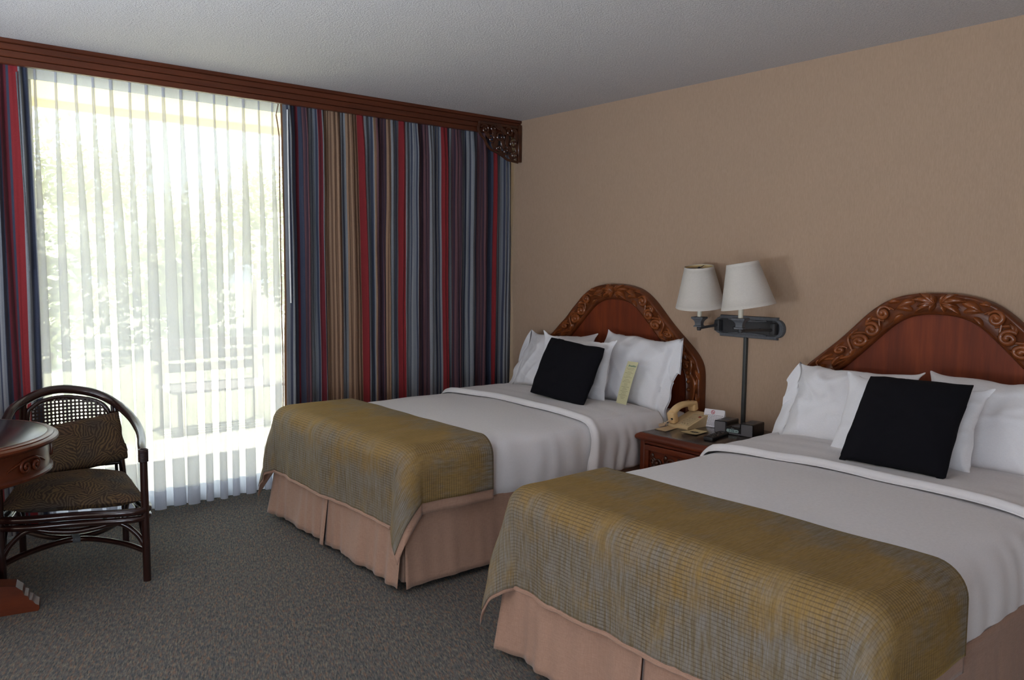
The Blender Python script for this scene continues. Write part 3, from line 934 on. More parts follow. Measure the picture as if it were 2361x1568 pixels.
        for (s, dn, L, w_, a) in ((.30, .28, .05, .012, -.3), (.31, -.32, .05, .012, .3), (.385, .3, .06, .012, -.2), (.39, -.38, .05, .010, .2), (.46, .3, .08, .013, -.15), (.47, -.2, .06, .014, -.5), (.52, -.1, .09, .017, -.15), (.53, .2, .10, .018, .05), (.535, -.32, .08, .013, .1), (.60, .05, .09, .020, -.1), (.61, -.3, .07, .013, .2), (.655, .2, .07, .015, .0), (.67, -.15, .07, .016, -.1)):
            leaf(side, s, 0.0, dn, L, w_, a)
        # running vine that ties the scrolls together
        vine = []
        for k in range(40):
            sv = lerp(0.205, 0.70, k / 39)
            c, tg, nr, wd = frame(sv)
            vine.append(put(side, c + nr * wd * 0.33 * sin((sv - 0.255) / 0.0875 * pi + pi * 0.6), 0.056))
        MB().tube(vine, [0.0075 * (0.6 + 0.4 * sin(pi * k / 39)) for k in range(40)], 7, fdir=(1, 0, 0)).build('carved_stem', W['carved'], hb, angle=60)
        # post carving: long stem with buds
        c0 = [frame(s)[0] + frame(s)[2] * dn * frame(s)[3] for s, dn in ((.70, .25), (.76, .1), (.82, -.05), (.88, .18), (.94, .0), (.985, -.2))]
        MB().tube([put(side, p, 0.058) for p in crom(c0, 6)], 0.009, 7, fdir=(1, 0, 0)).build('carved_stem', W['carved'], hb, angle=60)
        scroll(side, 0.735, 0, -0.12, .026, pi * 0.6, 1.2, 1, .007)
        for k in range(6):
            s = 0.80 + 0.032 * k
            c, tg, nr, wd = frame(s)
            MB().sphere(put(side, c - nr * wd * 0.25, 0.055), 0.0125, (1, 1, 1), 8, 6).build('carved_bead', W['carved'], hb)
        for (s, dn, L, w_, a) in ((.80, .25, .07, .013, .2), (.86, .3, .07, .012, -.3), (.91, .25, .07, .013, .2)):
            leaf(side, s, 0.0, dn, L, w_, a)
    return hb

FOOT = -2.005
def skirt(bed, yc, seed):
    hwid = 0.665
    zt, zb = 0.385, 0.028
    y_near, y_far = yc - hwid, yc + hwid
    def panel(name, A, B, nrm, ph, waves, flare=0.022, hang=0.0, curl0=0.0, curl1=0.0):
        A = Vector(A); B = Vector(B); nrm = Vector(nrm)
        L = (B - A).length; n = max(30, int(L / 0.012)); m = 16
        mb = MB()
        def fn(i, j):
            t = i / (n - 1); w = j / (m - 1)
            z = lerp(zt, zb + hang + 0.006 * nz(t * 6 + ph, 5.5), w)
            p = A.lerp(B, t)
            e0 = exp(-t * L / 0.05); e1 = exp(-(1 - t) * L / 0.05)
            off = flare * w ** 1.3 + w * waves * (nz(t * L * 7 + ph, w * 0.6, seed) + 0.6 * nz(t * L * 19 + ph, w * 0.4, seed + 3)) + w ** 1.4 * (curl0 * e0 + curl1 * e1)
            p = p + nrm * off
            d = (B - A).normalized()
            p = p + d * (w * (0.012 * e1 - 0.012 * e0))
            return (p.x, p.y, z)
        mb.grid(n, m, fn)
        o = mb.build(name, W['skirt'], bed, recalc=False, angle=180)
        o.modifiers.new('thick', 'SOLIDIFY').thickness = 0.003
        return o
    F = FOOT - 0.015
    # side panels, two foot panels with a kick pleat, backing strips behind the pleats
    panel('skirt_panel', (-0.08, y_near, 0), (F + 0.004, y_near, 0), (0, -1, 0), seed + 1.0, 0.016, curl1=0.008)
    panel('skirt_panel', (F, y_near + 0.004, 0), (F, yc + 0.01, 0), (-1, 0, 0), seed + 2.0, 0.030, curl0=0.006, curl1=-0.002)
    panel('skirt_panel', (F, yc + 0.018, 0), (F, y_far - 0.004, 0), (-1, 0, 0), seed + 3.0, 0.034, hang=0.004, curl0=0.014, curl1=0.02)
    panel('skirt_panel', (F + 0.004, y_far, 0), (-0.08, y_far, 0), (0, 1, 0), seed + 4.0, 0.016, curl0=0.02)
    for (a, b, nrm) in (((F + 0.014, yc - 0.09, 0), (F + 0.014, yc + 0.11, 0), (-1, 0, 0)), ((F + 0.10, y_near + 0.012, 0), (F + 0.02, y_near + 0.02, 0), (0, -1, 0)), ((F + 0.014, y_near + 0.10, 0), (F + 0.02, y_near + 0.02, 0), (-1, 0, 0)), ((F + 0.014, y_far - 0.02, 0), (F + 0.014, y_far - 0.14, 0), (-1, 0, 0))):
        panel('pleat_backing', a, b, nrm, seed + 7.0, 0.006, 0.008, 0.012)

def arc_drop(e, rc):
    L = rc * pi / 2
    if e <= 0: return e, 0.0
    if e < L: return rc * sin(e / rc), rc * (1 - cos(e / rc))
    return rc, rc + (e - L)

def bedding(yhead, yc, idx):
    far = idx == 0
    name_pos = 'far bed by the striped drape' if far else 'near bed'
    hw = 0.672 if far else 0.654
    sd = 3.7 * idx + 1.1
    bed = root('bed', 'double bed with carved arched headboard nearer the striped drape' if far else 'double bed with carved arched headboard, nearest to the viewer', 'bed', (-1.03, yc, 0.0), 'carved double beds')
    headboard(bed, yhead)
    MB().rbox((FOOT + 0.02, yc - 0.645, 0.12), (-0.08, yc + 0.645, 0.345), 0.02, 2).build('box_spring', W['mattress'], bed)
    for (x, s) in ((-1.9, 1), (-1.9, -1), (-1.0, 1), (-1.0, -1), (-0.18, 1), (-0.18, -1)):
        MB().lathe([(0.022, 0.0), (0.026, 0.01), (0.02, 0.025), (0.02, 0.125)], (x, yc + s * 0.52, 0), 10).build('leg', W['metalleg'], bed)
    rect = (FOOT + 0.01, -0.075, yc - 0.65, yc + 0.65)
    def dm(ri, x, y, z, nx, ny, k):
        a = 0.0
        if 1 <= ri <= 4 and abs(ny) > 0.5: a = 0.004 * nz(x * 14 + z * 6, z * 7, sd)
        return (x + nx * a, y + ny * a, z + (0.004 * nz(x * 4, y * 4, sd) if ri > 4 else 0))
    loft(rect, [(0.01, 0.346), (0.0, 0.37), (0.0, 0.45), (0.004, 0.53), (0.02, 0.566), (0.06, 0.580), (0.16, 0.584), (0.32, 0.585), (0.5, 0.585), (0.62, 0.585)], dm, 0.06).build('mattress', W['sheet'], bed, angle=180)
    skirt(bed, yc, sd)

    # white duvet, tucked under all round
    def wr(x, z, side):
        # hanging wrinkles; strong towards the head end
        g = sstep(-1.25, -0.75, x)
        ph = x * 46 + 2.2 * nz(x * 5, z * 3, sd + side)
        return (0.011 * g + 0.0045) * (abs(sin(ph * 0.5)) ** 1.6 - 0.4) + 0.004 * nz(x * 16, z * 5, sd + side) + 0.010 * nz(x * 3.2, z * 2, sd + side)
    rect = (FOOT - 0.012, -0.36, yc - hw, yc + hw)
    rings = [(0.045, 0.335), (0.016, 0.326), (0.002, 0.336), (-0.008, 0.37), (-0.012, 0.42), (-0.010, 0.47), (-0.004, 0.515), (0.008, 0.552), (0.026, 0.578), (0.05, 0.592), (0.085, 0.600), (0.14, 0.605), (0.22, 0.608), (0.32, 0.610), (0.44, 0.611), (0.56, 0.611), (0.645, 0.611)]
    def dd(ri, x, y, z, nx, ny, k):
        side = 1 if ny > 0 else 0
        w = 1.0 if 2 <= ri <= 8 else 0.35 if ri in (0, 1, 9) else 0.0
        a = w * wr(x, z, side) * (abs(ny) > 0.5) + w * 0.006 * nz(y * 5, z * 3, sd) * (abs(nx) > 0.5)
        zz = z + (0.006 * nz(x * 2.4, y * 2.4, sd) + 0.0025 * nz(x * 7, y * 16, sd) if ri > 8 else 0.008 * nz(x * 3, sd, 2) if ri < 4 else 0)
        return (x + nx * a, y + ny * a, zz)
    dv = loft(rect, rings, dd, 0.09).build('duvet', W['sheet'], angle=180)
    tag(dv, 'white duvet spread over the ' + name_pos, 'duvet', 'white duvets')

    # turned-down top sheet lying over the duvet near the pillows
    sec = [(-(hw + 0.004), 0.345), (-(hw + 0.016), 0.36), (-(hw + 0.020), 0.42), (-(hw + 0.017), 0.48), (-(hw + 0.009), 0.53), (-(hw - 0.004), 0.563), (-(hw - 0.022), 0.588), (-(hw - 0.05), 0.599), (-(hw - 0.10), 0.608), (-0.45, 0.615), (-0.3, 0.617), (-0.15, 0.617), (0, 0.617)]
    sec = sec + [(-a, b) for a, b in sec[:-1][::-1]]
    secv = crom([Vector((a, b, 0)) for a, b in sec], 4)
    ns = len(secv); nx_ = 70
    ts = MB()
    def tf(i, j):
        t = j / (nx_ - 1)
        a, b = secv[i].x, secv[i].y
        side = a < 0       # near side
        hang = sstep(0.60, 0.34, b)
        xe = -0.925 + 0.03 * nz(a * 3, sd, 4) - 0.04 * hang + 0.05 * (1 - abs(a) / hw) * (1 - hang)
        x = lerp(xe, -0.38, t ** 1.25)
        rise = 0.017 * sstep(0.0, 0.030, (x - xe)) + 0.006 * exp(-((x - xe - 0.03) / 0.02) ** 2)
        g = 1 - 0.6 * t
        if abs(a) > hw - 0.03:
            ph = x * 74 + 3 * nz(x * 6, b * 5, sd)
            wrk = hang * 0.018 * (abs(sin(ph * 0.5)) ** 1.5 - 0.3) + 0.008 * nz(x * 6, b * 4, sd)
            sgn = -1 if a < 0 else 1
            return (x, yc + a + sgn * (rise * sstep(0.6, 0.55, b) * 0.9 + wrk), b + rise * sstep(0.52, 0.6, b) + 0.006 * nz(x * 8, sd, a))
        zz = b + rise + 0.005 * nz(x * 5, a * 3, sd) + 0.004 * nz(x * 12, a * 4, sd + 1)
        zz -= 0.016 * sstep(-0.55, -0.38, x)
        return (x, yc + a, zz)
    ts.grid(ns, nx_, tf)
    o = ts.build('turned_down_sheet', W['sheet'], recalc=False, angle=180)
    tag(o, 'white turned-down sheet below the pillows of the ' + name_pos, 'sheet', 'turned-down sheets')
    so = o.modifiers.new('thick', 'SOLIDIFY'); so.thickness = 0.004; so.offset = -1

    # olive runner with a pink lining, draped over the foot end
    rc = 0.085
    ztop = 0.622
    hx = FOOT - 0.034                      # hanging plane of the foot
    hy = hw + 0.030                        # hanging plane of the sides
    xin = hx + rc; yin = hy - rc
    headx = -1.575
    F = rc * pi / 2 + (0.262 if far else 0.262)  # overhang measured on the cloth
    S_near = rc * pi / 2 + 0.150
    S_far = rc * pi / 2 + 0.195
    def cone(phi, sgn, rho):
        D = Vector((-1, sgn, 0)).normalized(); dn = Vector((0, 0, -1))
        c = dn * cos(rho) + D * sin(rho)
        e1 = (dn - c * cos(rho)) / sin(rho)
        e2 = Vector((-1, -sgn, 0)).normalized()
        psi = 4 * phi
        return c * cos(rho) + (e1 * cos(psi) + e2 * sin(psi) * 0.62) * sin(rho)
    def cloth(a, b, Sn, Sf, lift=0.0):
        """a: along the bed from the head edge (0 at headx, + to the foot); b: across, 0 centre, negative near side"""
        La = headx - xin                    # length of the flat top
        ea = a - La
        eb = abs(b) - yin
        sgn = -1 if b < 0 else 1
        hxo = 0.0
        if ea <= 0 and eb <= 0:
            x, y, z = headx - a, b, ztop
            n = Vector((0, 0, 1))
        elif eb <= 0:
            o, d = arc_drop(ea, rc); x, y, z = xin - o, b, ztop - d
            t = min(1, max(0, ea / (rc * pi / 2))) * pi / 2; n = Vector((-sin(t), 0, cos(t)))
        elif ea <= 0:
            o, d = arc_drop(eb, rc); x, y, z = headx - a, sgn * (yin + o), ztop - d
            t = min(1, max(0, eb / (rc * pi / 2))) * pi / 2; n = Vector((0, sgn * sin(t), cos(t)))
        else:
            r = sqrt(ea * ea + eb * eb); phi = atan2(eb, ea)
            g = Vector((-cos(phi), sgn * sin(phi), 0))
            h = cone(phi, sgn, 0.12)
            h.normalize()
            beta = g.angle(h); L = rc * beta
            hp = (h - g * g.dot(h)).normalized()
            C0 = Vector((xin, sgn * yin, ztop))
            if r < L:
                al = r / rc; p = C0 + g * (rc * sin(al)) + hp * (rc * (1 - cos(al)))
            else:
                p = C0 + g * (rc * sin(beta)) + hp * (rc * (1 - cos(beta))) + h * (r - L)
            x, y, z = p; n = (g + Vector((0, 0, 0.4))).normalized()
        drop = max(0.0, ztop - z)
        wv = min(1.0, drop / 0.30)
        amp = 0.021 * wv
        q = nz(b * 4.5 + sd, a * 0.8, 2.0) + 0.5 * nz(b * 11 + sd, a * 1.2, 7.0) if ea > eb else nz(a * 5, b * 0.8, 5.0 + sd)
        bump = amp * q + 0.004 * nz(x * 5, y * 5, sd)
        p = Vector((x, y + yc, z)) + n * (bump + lift)
        return p
    def clothmesh(a0, a1, b0, b1, lift, na=74, nb=120, keep=None):
        mb = MB()
        def fn(i, j):
            b = lerp(b0, b1, i / (nb - 1)); a = lerp(a0, a1, j / (na - 1))
            return cloth(a, b, 0, 0, lift)
        mb.grid(nb, na, fn, uvfn=lambda i, j: (lerp(a0, a1, j / (na - 1)), lerp(b0, b1, i / (nb - 1))))
        return mb
    La = headx - xin
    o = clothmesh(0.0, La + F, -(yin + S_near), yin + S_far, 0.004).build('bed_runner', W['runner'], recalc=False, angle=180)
    tag(o, ('olive woven bed runner over the foot of the ' + name_pos), 'bed runner', 'olive bed runners')
    so = o.modifiers.new('thick', 'SOLIDIFY'); so.thickness = 0.003; so.offset = 0
    pk = 0.050
    l = clothmesh(-0.004, La + F + 0.010, -(yin + S_near + pk), yin + S_far + 0.085, -0.001).build('lining', W['skirt'], o, recalc=False, angle=180)
    so = l.modifiers.new('thick', 'SOLIDIFY'); so.thickness = 0.003; so.offset = 0
    l['label'] = 'pink lining showing below the hem'
    # rolled pink hem along the foot
    pts = [cloth(La + F + 0.006, lerp(-(yin - 0.02), yin, k / 80), 0, 0, 0.004) for k in range(81)]
    MB().tube(pts, [0.008 + 0.003 * nz(k * 0.6, sd) for k in range(81)], 7).build('rolled_hem', W['skirt'], o)
    return bed
Y1, Y2 = -1.203, -3.163
bedding(Y1, Y1, 0)
bedding(Y2, Y2 - 0.062, 1)

# ---------------------------------------------------------------- pillows and cushions
def pillow(name, label, cat, w, h, t, base, lean, mat, seed, roll=0.0, turn=0.0, cuff=0, group=None, pinch=0.06, wr=0.009, pexp=2.4, ears=0.02, nu=44, nv=34, sag=0.12, seam=False):
    """base: bottom centre; lean: radians back from vertical; cuff -1/+1 adds the open end of the case on that side"""
    mb = MB()
    V = Vector((sin(lean), 0, cos(lean))); N = Vector((-cos(lean), 0, sin(lean))); U = Vector((0, -1, 0))
    R = Matrix.Rotation(roll, 3, N)
    T = Matrix.Rotation(turn, 3, 'Z')
    base = Vector(base)
    us = [-1 + 2 * i / (nu - 1) for i in range(nu)]
    if cuff:
        ext = [1 + 0.06 * k for k in range(1, 5)]
        us = us + ext if cuff > 0 else [-e for e in ext[::-1]] + us
    def pt(u, v, face):
        uc = max(-1, min(1, u))
        th = max(0.0, 1 - abs(uc) ** pexp) ** 0.55 * max(0.0, 1 - abs(v) ** pexp) ** 0.55
        x = u * w / 2 * (1 - pinch * (1 - abs(uc) ** 2) * 0 - pinch * (1 - v * v) * abs(uc) ** 3)
        y = v * h / 2 * (1 - pinch * (1 - uc * uc) * abs(v) ** 3)
        y += 0.014 * abs(v) ** 3 * nz(u * 2.6 + seed, v * 0.5, seed) * (wr / 0.009)
        x += 0.012 * abs(uc) ** 3 * nz(v * 2.6 + seed, u * 0.5, seed + 5) * (wr / 0.009)
        ear = (abs(uc) * abs(v)) ** 8 * ears
        x += ear * (1 if u > 0 else -1); y += ear * (1 if v > 0 else -1)
        th *= 1 - sag * v
        d = face * th * t / 2
        cr = sin(atan2(v, uc) * 9 + seed + 2 * nz(x * 5, y * 5, seed)) * (abs(uc * v)) ** 0.5 * 1.3
        rg = 1 - abs(nz(x * 6 + 1.5 * nz(y * 4, x * 3, seed), y * 3.2 + seed, seed + 2)) * 2.2
        rg2 = 1 - abs(nz(x * 5 + y * 9 + seed, y * 4 - x * 3, seed + 7)) * 2.4
        wrk = wr * (0.9 * nz(x * 9 + seed, y * 5, seed) + 0.5 * nz(x * 22, y * 9 + seed, 3) + 0.5 * cr + 1.1 * max(0, rg) ** 5 + 0.9 * max(0, rg2) ** 5)
        d += face * wrk * min(1, th * 3 + 0.1)
        # gentle fold of the whole cushion
        d += -0.02 * (v * v) * sag * 2 + 0.012 * nz(x * 4 + seed, y * 4, 9) * (1 - th)
        if abs(u) > 1:
            e = abs(u) - 1
            d += face * 0.006 + e * 0.10 * nz(v * 2.2 + seed, e * 2) - e * e * 0.25
            y += -e * (0.15 + 0.9 * max(0, v)) * (0.7 + 0.5 * nz(v * 3, seed)); x -= (0.35 * e * w / 2) * (1 if u > 0 else -1) * max(0, v)
        p = U * x + V * (y + h / 2) + N * d
        p = R @ (p - V * h / 2) + V * h / 2
        return base + T @ p
    n = len(us)
    for face in (1, -1):
        mb.grid(n, nv, lambda i, j: pt(us[i], -1 + 2 * j / (nv - 1), face), flip=(face < 0))
    # close the two faces
    bm = None
    o = mb.build(name, mat, recalc=False, angle=180)
    m = o.data
    b = bmesh.new(); b.from_mesh(m)
    bmesh.ops.remove_doubles(b, verts=b.verts[:], dist=0.0008)
    bmesh.ops.recalc_face_normals(b, faces=b.faces[:])
    b.to_mesh(m); b.free(); m.shade_smooth()
    if abs(wr) > 0:
        s = o.modifiers.new('smooth', 'SUBSURF'); s.levels = 1; s.render_levels = 1
    tag(o, label, cat, group)
    return o
G = 'white bed pillows'
pillow('pillow', 'white pillow against the far bed headboard, on the curtain side', 'pillow', .60, .41, .15, (-.335, -.835, .590), .48, W['pillow'], 1.0, 0.03, 0, cuff=-1, group=G)
pillow('pillow', 'white pillow with a loose open end, behind the yellow menu card', 'pillow', .56, .43, .17, (-.325, -1.520, .590), .40, W['pillow'], 2.3, -0.05, 0.0, cuff=1, group=G, ears=0.028)
pillow('pillow', 'white pillow just behind the black cushion of the far bed', 'pillow', .58, .35, .12, (-.49, -1.265, .626), .16, W['pillow'], 3.1, -0.03, 0.02, group=G)
pillow('pillow', 'white pillow of the near bed on the nightstand side', 'pillow', .56, .39, .16, (-.375, -2.885, .590), .52, W['pillow'], 4.7, 0.02, 0, cuff=-1, group=G)
pillow('pillow', 'white pillow of the near bed cut off by the picture edge', 'pillow', .66, .42, .17, (-.385, -3.535, .590), .56, W['pillow'], 5.9, -0.01, 0, cuff=1, group=G)
pillow('pillow', 'white pillow just behind the black cushion of the near bed', 'pillow', .56, .335, .13, (-.58, -3.250, .630), .46, W['pillow'], 6.4, 0.0, 0, group=G)
GB = 'black square cushions'
pillow('cushion', 'square black cushion on the far bed', 'cushion', .455, .36, .12, (-.705, -1.385, .636), .42, W['black'], 8.0, -0.075, 0.03, group=GB, pinch=0.022, wr=0.0035, ears=-0.001, pexp=2.7)
pillow('cushion', 'square black cushion on the near bed', 'cushion', .405, .40, .12, (-.765, -3.312, .638), .62, W['black'], 9.0, 0.02, 0.0, group=GB, pinch=0.022, wr=0.0035, ears=-0.001, pexp=2.7)

# ---------------------------------------------------------------- nightstand and what stands on it
NZ = 0.533
def nightstand():
    r = root('nightstand', 'cherry nightstand with carved drawer and dark top between the two beds', 'nightstand', (-0.32, -2.18, 0.0))
    y0, y1 = -2.455, -1.908
    pl = [(0.0, 0), (0.012, 0.004), (0.018, 0.012), (0.014, 0.020), (0.006, 0.026), (0.0, 0.036)]
    mb = MB()
    rings = [(0.016, NZ - 0.040), (0.006, NZ - 0.036), (0.0, NZ - 0.028), (0.0, NZ - 0.018), (0.006, NZ - 0.010), (0.016, NZ - 0.004), (0.020, NZ - 0.001), (0.024, NZ)]
    mb2 = loft((-0.632, -0.025, y0, y1), rings, lambda ri, x, y, z, nx, ny, k: (x, y, z), 0.012)
    mb2.build('top_edge', W['night'], r, angle=50)
    loft((-0.632 + 0.026, -0.025 - 0.022, y0 + 0.026, y1 - 0.026), [(0.0, NZ - 0.003), (0.0, NZ + 0.0004), (0.001, NZ + 0.0012)], lambda ri, x, y, z, nx, ny, k: (x, y, z), 0.008).build('top_panel', W['nighttop'], r, angle=50)
    c = MB()
    xa, xb, ya, yb = -0.606, -0.03, y0 + 0.022, y1 - 0.022
    c.rbox((xa, ya, 0.05), (xb, ya + 0.03, NZ - 0.036), 0.003, 1); c.rbox((xa, yb - 0.03, 0.05), (xb, yb, NZ - 0.036), 0.003, 1)
    c.rbox((xa, ya + 0.03, NZ - 0.056), (xb, yb - 0.03, NZ - 0.036), 0.002, 1); c.rbox((xa, ya + 0.03, 0.05), (xb, yb - 0.03, 0.075), 0.002, 1)
    c.rbox((xb - 0.01, ya + 0.03, 0.075), (xb, yb - 0.03, NZ - 0.056), 0.002, 1)
    c.build('case', W['night'], r)
    MB().rbox((xa - 0.01, ya - 0.01, 0.0), (xb, yb + 0.01, 0.05), 0.006, 2).build('plinth', W['night'], r)
    for (za, zb) in ((NZ - 0.225, NZ - 0.060), (NZ - 0.43, NZ - 0.235)):
        d = MB()
        fy0, fy1 = ya + 0.034, yb - 0.034
        x0, x1 = xa - 0.004, xa + 0.016
        t = 0.028
        d.rbox((x0, fy0, zb - t), (x1, fy1, zb), 0.003, 2); d.rbox((x0, fy0, za), (x1, fy1, za + t), 0.003, 2)
        d.rbox((x0, fy0, za + t), (x1, fy0 + t, zb - t), 0.003, 2); d.rbox((x0, fy1 - t, za + t), (x1, fy1, zb - t), 0.003, 2)
        d.box((x1 - 0.004, fy0, za), (xa + 0.30, fy1, zb))
        dr = d.build('drawer', W['night'], r)
        cyc = (fy0 + fy1) / 2; czc = (za + zb) / 2
        for k in range(4):
            yy = fy1 - t - 0.055 - k * (fy1 - fy0 - 2 * t - 0.11) / 3
            for (R, sg, dz) in ((0.034, 1 if k % 2 else -1, -0.004), (0.018, -1 if k % 2 else 1, 0.0)):
                pts = []
                for q in range(27):
                    tt = q / 26; rr = R * (1 - 0.8 * tt); a = 0.6 + sg * 1.4 * 2 * pi * tt
                    pts.append((xa + 0.010 - 0.006 * tt, yy + rr * cos(a) + (0.03 if R < 0.03 else 0), czc + dz + rr * sin(a)))
                MB().tube(pts, [0.006 + 0.002 * (q / 26) for q in range(27)], 7, fdir=(1, 0, 0)).build('carved_scroll', W['bracket'], dr, angle=60)
            MB().sphere((xa + 0.004, yy, czc - 0.004), 0.010, (1, 1, 1), 8, 6).build('carved_bead', W['bracket'], dr)
        for k in range(5):
            yy = fy1 - t - 0.016 - k * (fy1 - fy0 - 2 * t - 0.03) / 4
            MB().sphere((xa + 0.009, yy, czc + 0.026), 0.016, (0.5, 0.8, 1.1), 8, 6).build('carved_leaf', W['bracket'], dr)
            MB().sphere((xa + 0.009, yy - 0.006, czc - 0.024), 0.014, (0.5, 0.9, 1.1), 8, 6).build('carved_leaf', W['bracket'], dr)
    return r
nightstand()

def phone():
    r = root('telephone', 'beige desk telephone on the nightstand beside the far bed', 'telephone', (-0.255, -1.99, NZ))
    y0, y1 = -2.055, -1.918
    xf, xr = -0.372, -0.165
    b = MB()
    pr = [(xf, NZ + 0.001), (xf - 0.002, NZ + 0.010), (xf + 0.004, NZ + 0.014), (xr - 0.03, NZ + 0.064), (xr - 0.004, NZ + 0.069), (xr, NZ + 0.06), (xr + 0.002, NZ + 0.001)]
    b.prism(pr, lambda x, z: (x, y0, z), lambda x, z: (x, y1, z))
    b.build('base', W['phonebase'], r, angle=30)
    sl = (0.064 - 0.014) / (xr - 0.03 - xf - 0.004)
    def top(x): return NZ + 0.014 + (x - xf - 0.004) * sl
    ang = math.atan(sl)
    R = Matrix.Rotation(-ang, 3, 'Y')
    pm = MB(); pm.box((xf + 0.018, y0 + 0.010, 0), (xr - 0.045, y0 + 0.082, 0.0012))
    for v in pm.v: v.z += top(v.x)
    pm.build('faceplate', W['phonemark'], r, smooth=False)
    for a in range(4):
        for c in range(3):
            x = xf + 0.034 + a * 0.021; y = y0 + 0.034 + c * 0.017
            k = MB(); k.rbox((x - 0.006, y - 0.0055, 0), (x + 0.006, y + 0.0055, 0.0045), 0.0015, 1)
            for v in k.v: v.z += top(v.x)
            k.build('key', W['phonekey'], r)
    for c in range(4):
        k = MB(); x = xr - 0.062; y = y0 + 0.016 + c * 0.019
        k.rbox((x - 0.006, y - 0.006, 0), (x + 0.006, y + 0.006, 0.004), 0.0015, 1)
        for v in k.v: v.z += top(v.x)
        k.build('key', W['phonekey'], r)
    k = MB(); k.rbox((xr - 0.082, y0 + 0.014, 0), (xr - 0.070, y0 + 0.030, 0.004), 0.001, 1)
    for v in k.v: v.z += top(v.x)
    o = k.build('message_lamp', W['redlamp'], r); o['label'] = 'small red message lamp'
    # handset: arched grip with two blocky ends
    hy = -1.942
    hs = MB()
    path = crom([(xf + 0.008, hy, NZ + 0.075), (xf + 0.045, hy, NZ + 0.100), (xf + 0.09, hy, NZ + 0.112), (xf + 0.145, hy, NZ + 0.114), (xf + 0.19, hy, NZ + 0.106)], 6)
    hs.tube(path, [0.025] * len(path), 12, flat=0.66, fdir=(-0.3, 0, 1))
    M1 = Matrix.Translation((xf + 0.014, hy, NZ + 0.050)) @ Matrix.Rotation(-0.30, 4, 'Y')
    hs.rbox((-0.021, -0.024, -0.030), (0.021, 0.024, 0.036), 0.010, 3, M1)
    M2 = Matrix.Translation((xf + 0.185, hy, NZ + 0.094)) @ Matrix.Rotation(-0.22, 4, 'Y')
    hs.rbox((-0.021, -0.024, -0.024), (0.021, 0.024, 0.030), 0.010, 3, M2)
    hs.build('handset', W['phone'], r, angle=60)
    MB().tube([(xf - 0.012, hy - 0.012, NZ + 0.045), (xf - 0.006, hy - 0.012, NZ + 0.046)], 0.006, 10).build('cord_socket', W['blackink'], r)
    cd = MB()
    base = crom([(xf - 0.010, hy - 0.012, NZ + 0.044), (xf - 0.030, hy + 0.006, NZ + 0.030), (xf - 0.050, hy + 0.018, NZ + 0.014), (xf - 0.062, hy + 0.026, NZ + 0.012), (xf - 0.050, hy + 0.030, NZ + 0.011), (xf - 0.01, hy + 0.028, NZ + 0.011)], 26)
    pts = []
    for k, p in enumerate(base):
        w = sstep(20, 45, k)
        pts.append(p + Vector((0.2 * cos(k * 0.8), cos(k * 0.8), sin(k * 0.8))) * 0.0075 * w)
    cd.tube(pts, 0.0022, 6)
    cd.build('coiled_cord', W['cord'], r)
phone()

def card(name, q, mat, label, z, curl=0.0):
    mb = MB(); q = [Vector((*p, 0)) for p in q]
    n = 9
    def fn(top):
        def f(i, j):
            u, v = i / (n - 1), j / (n - 1)
            p = q[0].lerp(q[1], u).lerp(q[3].lerp(q[2], u), v)
            return (p.x, p.y, z + 0.0012 * top + curl * ((u - .5) ** 2 * 2 + (v - .5) ** 2 * 2))
        return f
    mb.grid(n, n, fn(0)); mb.grid(n, n, fn(1))
    o = mb.build(name, mat)
    return tag(o, label, 'card')
c1 = card('note_card', [(-.500, -1.935), (-.503, -2.012), (-.378, -1.992), (-.376, -1.925)], W['card'], 'plain tan card lying in front of the telephone', NZ + 0.0016)
c2 = card('coaster_card', [(-.456, -2.075), (-.464, -2.179), (-.335, -2.160), (-.345, -2.082)], W['card2'], 'yellowish card with a black printed emblem beside the remote control', NZ + 0.0016, 0.006)
pm = MB()
for (u, v, R) in ((.5, .5, .013), (.5, .22, .008), (.5, .78, .008)):
    c = Vector((-.400, -2.124)); p = c + Vector((0.0 * u, (v - .5) * -0.062))
    pts = [(p.x + R * cos(a * pi / 10), p.y + R * 1.1 * sin(a * pi / 10), NZ + 0.0042) for a in range(20)]
    pm.tube(pts, 0.0022, 5, flat=0.2, fdir=(0, 0, 1), closed=True)
    pm.sphere((p.x, p.y, NZ + 0.0042), R * 0.5, (1, 1, 0.05), 8, 4)
pm.build('printed_emblem', W['blackink'], c2)

